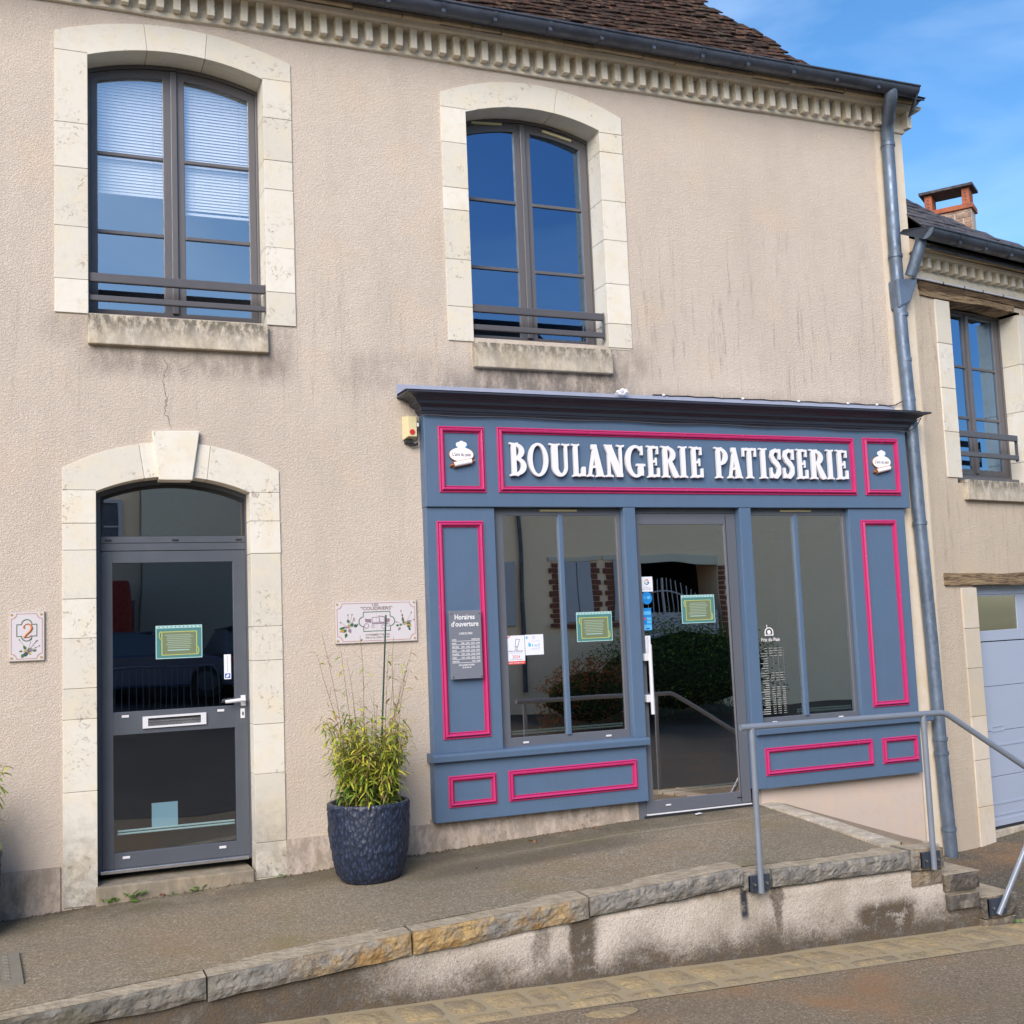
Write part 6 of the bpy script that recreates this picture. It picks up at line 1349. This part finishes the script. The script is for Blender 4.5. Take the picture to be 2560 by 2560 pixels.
b = MB(); b.box(12.16, 14.5, -14.1, -13.95, 2.84, 3.02); b.build('beam', 'oppgrey', CP); b = MB(); b.box(12.16, 14.5, -20, -19.9, -.6, 5.5); b.box(12.16, 14.5, -19.9, -15, 3.3, 3.4); b.box(14.5, 14.6, -19.9, -15, -.6, 3.4); b.box(12.1, 12.16, -19.9, -14.1, -.6, 3.4); b.build('back_wall', 'dark', CP)
M['gate'] = m_plain('pale_gate_paint', (.45, .46, .52), .5)
b = MB(); b.box(12.4, 14.3, -13.9, -13.86, .2, 1.76); b.build('gate_panel', 'gate', CP)
for i in range(17):
    x = 12.5 + i * .11; zt = 1.95 + .55 * math.cos(max(-1.4, min(1.4, (x - 12.98) / .62))); b = MB(); b.tube([(x, -13.88, 1.74), (x, -13.88, zt)], .011 if i != 4 else .03, 6); b.build('gate_bar', 'gate', CP)
b = MB(); b.tube([(12.5 + i * .11, -13.88, 1.82 + .38 * math.cos(max(-1.5, min(1.5, (12.5 + i * .11 - 12.98) / .62)))) for i in range(13)], .018, 6); b.build('gate_arch', 'gate', CP)
for k in range(22):
    b = MB(); w_ = .22 if k % 2 else .16; b.box(14.52, 14.52 + w_, -14.0, -13.96, .2 + k * .12, .3 + k * .12); b.build('brick', 'redbrick', CP)
# hedges
g = G('hedge_inner_leaves', .95, .1); g.col(g.mix(g.mr(g.noise(14, 4, .7), .4, .62), (.008, .014, .007), (.035, .07, .022))).nrm(g.bump(g.noise(16, 4, .7), 1, .1)); M['hedgecore'] = g.m
def bush(name, label, cx, cy, zb_, rx, ry, h, n, mats, cat, sd, size=.055):
    T = thing(name, (cx, cy, zb_), label, cat); b = MB(); rr = random.Random(sd)
    for i in range(n):
        a, e = rr.uniform(0, 6.28), rr.uniform(0, 1); q = rr.uniform(.62, 1.05) * (1 + .22 * mn.noise(Vector((math.cos(a) * 2, math.sin(a) * 2, e * 3 + sd)))); th_ = math.acos(1 - 1.25 * e) if e < .8 else math.acos(0)
        p = Vector((cx + rx * q * math.sin(th_) * math.cos(a), cy + ry * q * math.sin(th_) * math.sin(a), zb_ + h * .35 + h * .65 * q * math.cos(th_) - (rr.uniform(0, h * .4) if e > .6 else 0)))
        blade(b, p, Vector((rr.uniform(-1, 1), rr.uniform(-1, 1), rr.uniform(-.3, 1))), size * rr.uniform(.8, 1.8), size * .34, rr.randint(0, len(mats) - 1), .2)
    b.build('foliage', [M[q] for q in mats], T, kind='stuff'); b = MB(); b.grid(lambda u, v_: (cx + rx * .78 * (1 + .3 * mn.noise(Vector((math.cos(6.2832 * u) * 2, math.sin(6.2832 * u) * 2, v_ * 4 + sd)))) * math.cos(6.2832 * u) * math.sin(math.pi * v_) ** .6, cy + ry * .78 * math.sin(6.2832 * u) * math.sin(math.pi * v_) ** .6, zb_ + h * .82 * v_), 28, 14); b.build('inner_foliage', 'hedgecore', T, kind='stuff'); b = MB()
    for i in range(7): a = rr.uniform(0, 6.28); b.tube([(cx + .1 * math.cos(a), cy + .1 * math.sin(a), zb_), (cx + rx * .6 * math.cos(a), cy + ry * .6 * math.sin(a), zb_ + h * .7)], [.03, .008], 5)
    b.build('trunk', 'cane', T)
bush('hedge_shrub', 'broad dark green shrub before the gate across the street', 12.25, -12.0, -.25, 2.15, 1.1, 1.95, 9000, ('lf4', 'lf4', 'lf1', 'lf4'), 'shrub', 5)
M['redlf'] = m_leaf('red_leaf', (.20, .03, .02), (.28, .06, .03))
bush('red_shrub', 'low red-leaved shrub across the street', 9.7, -11.2, -.25, 1.0, .6, 1.15, 4200, ('redlf', 'redlf', 'lf4'), 'shrub', 8, .05)
GHs = thing('grey_building', (4.5, -22, .3), 'plain grey rendered building across the square with a slate roof', 'building')
b = MB(); b.box(2.72, 7.4, -30, -22.6, -1, 8.4); b.build('wall', 'oppgrey', GHs); b = MB(); b.add([(2.5, -22.3, 8.4), (7.6, -22.3, 8.4), (7.6, -26, 11), (2.5, -26, 11)], [(0, 3, 2, 1)]); b.build('roof', 'slate', GHs)
for z in (2.2, 5.2): b = MB(); b.box(5.2, 6.2, -22.6, -22.56, z, z + 1.3); b.build('window', 'shutter', GHs)
CH2 = thing('cream_building', (0, -23, .3), 'cream house across the square with a white framed window', 'building')
b = MB(); b.box(-9, 2.70, -30, -23, -1, 6.4); b.build('wall', 'oppwall', CH2); b = MB(); b.add([(-9.3, -22.6, 6.4), (2.9, -22.6, 6.4), (2.9, -26.5, 9.4), (-9.3, -26.5, 9.4)], [(0, 3, 2, 1)]); b.build('roof', 'slate', CH2)
for x in (1.25, -2.0, -5.0):
    b = MB(); b.ring([(x - .1, 3.9), (x + 1.05, 3.9), (x + 1.05, 5.3), (x - .1, 5.3)], [(x, 4.0), (x + .95, 4.0), (x + .95, 5.2), (x, 5.2)], -23.0, -22.9); W_ = b.build('window', 'gate', CH2); b = MB(); b.box(x, x + .95, -23.0, -22.98, 4.0, 5.2); b.build('pane', 'zinc', W_)
    b = MB(); b.box(x + .46, x + .49, -22.98, -22.95, 4.0, 5.2); b.box(x, x + .95, -22.98, -22.95, 4.6, 4.63); b.build('muntin', 'gate', W_)
# parked cars
M['carblue'] = m_paint('dark_blue_car_paint', (.07, .10, .18), .18, 0, .6, .02); M['carblack'] = m_paint('black_car_paint', (.05, .055, .07), .18, 0, .6, .02); M['vanred'] = m_paint('red_van_paint', (.30, .02, .02), .3, 0, .5, .02)
M['carglass'] = m_plain('car_glass', (.10, .13, .17), .05); M['tyre'] = m_plain('tyre', (.012, .012, .012), .8); M['tail'] = m_plain('tail_lamp', (.35, .01, .01), .2)
def car(cx, cy, ang, mat, label, L_=4.0, W_=1.7, zg=.3, H_=1.46):
    ca, sa = math.cos(ang), math.sin(ang)
    TF[0] = lambda x, y, z: (cx + x * ca - y * sa, cy + x * sa + y * ca, z + zg)
    T = thing('parked_car', (0, 0, 0), label, 'car', 'cars parked across the street'); h = L_ / 2
    body = [(-h, .32), (-h + .05, .22), (h - .05, .22), (h, .35), (h - .03, .66), (h - .25, .78), (h - 1.05, .92), (-h + .45, .95), (-h + .04, .86)]
    cab = [(h - 1.15, .90), (h - 1.85, H_ - .06), (h - 2.2, H_), (-h + .75, H_ - .02), (-h + .45, H_ - .12), (-h + .12, .92)]
    b = MB(); b.prism(body, -W_ / 2, W_ / 2); b.build('body', mat, T, bevel=.05)
    b = MB(); n_ = len(cab); v = [(x, -W_ / 2 + (.05 if z < 1 else .19), z) for x, z in cab] + [(x, W_ / 2 - (.05 if z < 1 else .19), z) for x, z in cab]
    b.add(v, [tuple(range(n_)), tuple(range(2 * n_ - 1, n_ - 1, -1))] + [(i, n_ + i, n_ + (i + 1) % n_, (i + 1) % n_) for i in range(n_)]); b.build('windows', 'carglass', T, bevel=.03)
    b = MB(); b.box(-h + .55, h - 1.9, -W_ / 2 + .2, W_ / 2 - .2, H_ - .015, H_ + .02); b.build('roof', mat, T, bevel=.015)
    for x in (-h + .72, h - .78):
        for s_ in (-1, 1):
            b = MB(); b.tube([(x, s_ * (W_ / 2 - .18), .31), (x, s_ * (W_ / 2 + .01), .31)], .31, 20); Wh = b.build('wheel', 'tyre', T); b = MB(); b.tube([(x, s_ * (W_ / 2 + .0), .31), (x, s_ * (W_ / 2 + .02), .31)], .19, 14); b.build('rim', 'zinc', Wh)
    for s_ in (-1, 1): b = MB(); b.box(-h - .01, -h + .08, min(s_ * .55, s_ * .82), max(s_ * .55, s_ * .82), .66, .84); b.build('tail_lamp', 'tail', T, bevel=.01); b = MB(); b.box(h - .12, h - .0, min(s_ * .5, s_ * .8), max(s_ * .5, s_ * .8), .58, .72); b.build('headlight', 'alu', T, bevel=.01)
    b = MB(); b.box(-h - .02, -h, -.26, .26, .46, .57); b.build('number_plate', 'alu', T)
    TF[0] = None
car(4.9, -20.6, math.radians(-95), 'carblack', 'black hatchback parked with its rear towards the shop'); car(2.7, -19.4, math.radians(12), 'carblue', 'dark blue car parked broadside across the street')
b = None
TV = thing('red_van', (1.2, -20.9, .3), 'tall red van parked across the street', 'van')
b = MB(); b.prism([(-.6, .55), (2.35, .55), (2.35, 2.2), (2.2, 3.1), (-.6, 3.1)], -21.9, -20.2); b.build('body', 'vanred', TV, bevel=.08); b = MB(); b.box(2.2, 2.38, -21.8, -20.3, 1.7, 2.5); b.build('windscreen', 'carglass', TV)
for x in (.1, 1.8):
    for y in (-21.85, -20.2): b = MB(); b.tube([(x, y - .1, .62), (x, y + .1, .62)], .35, 18); b.build('wheel', 'tyre', TV)
# crowd barrier
CB = thing('crowd_barrier', (2.6, -14.2, .05), 'steel crowd barrier standing across the street', 'barrier')
zb_ = zroad(2.2, -14.2)
def cbp(x, z): return (1.35 + x, -14.2, zb_ + z)
b = MB(); b.tube([cbp(0, .25), cbp(0, .95), cbp(.08, 1.06), cbp(1.92, 1.06), cbp(2.0, .95), cbp(2.0, .25), cbp(0, .25)], .019, 8); b.build('frame', 'zincpipe', CB)
for i in range(1, 18): b = MB(); b.tube([cbp(i * .111, .25), cbp(i * .111, 1.06)], .007, 6); b.build('bar', 'zincpipe', CB)
for x in (.35, 1.65): b = MB(); b.tube([(1.35 + x, -14.5, zb_ + .01), (1.35 + x, -14.2, zb_ + .27), (1.35 + x, -13.9, zb_ + .01)], .016, 6); b.build('foot', 'steel', CB)
# tall backdrop of trees beyond the roofs is not needed: the sky closes the view
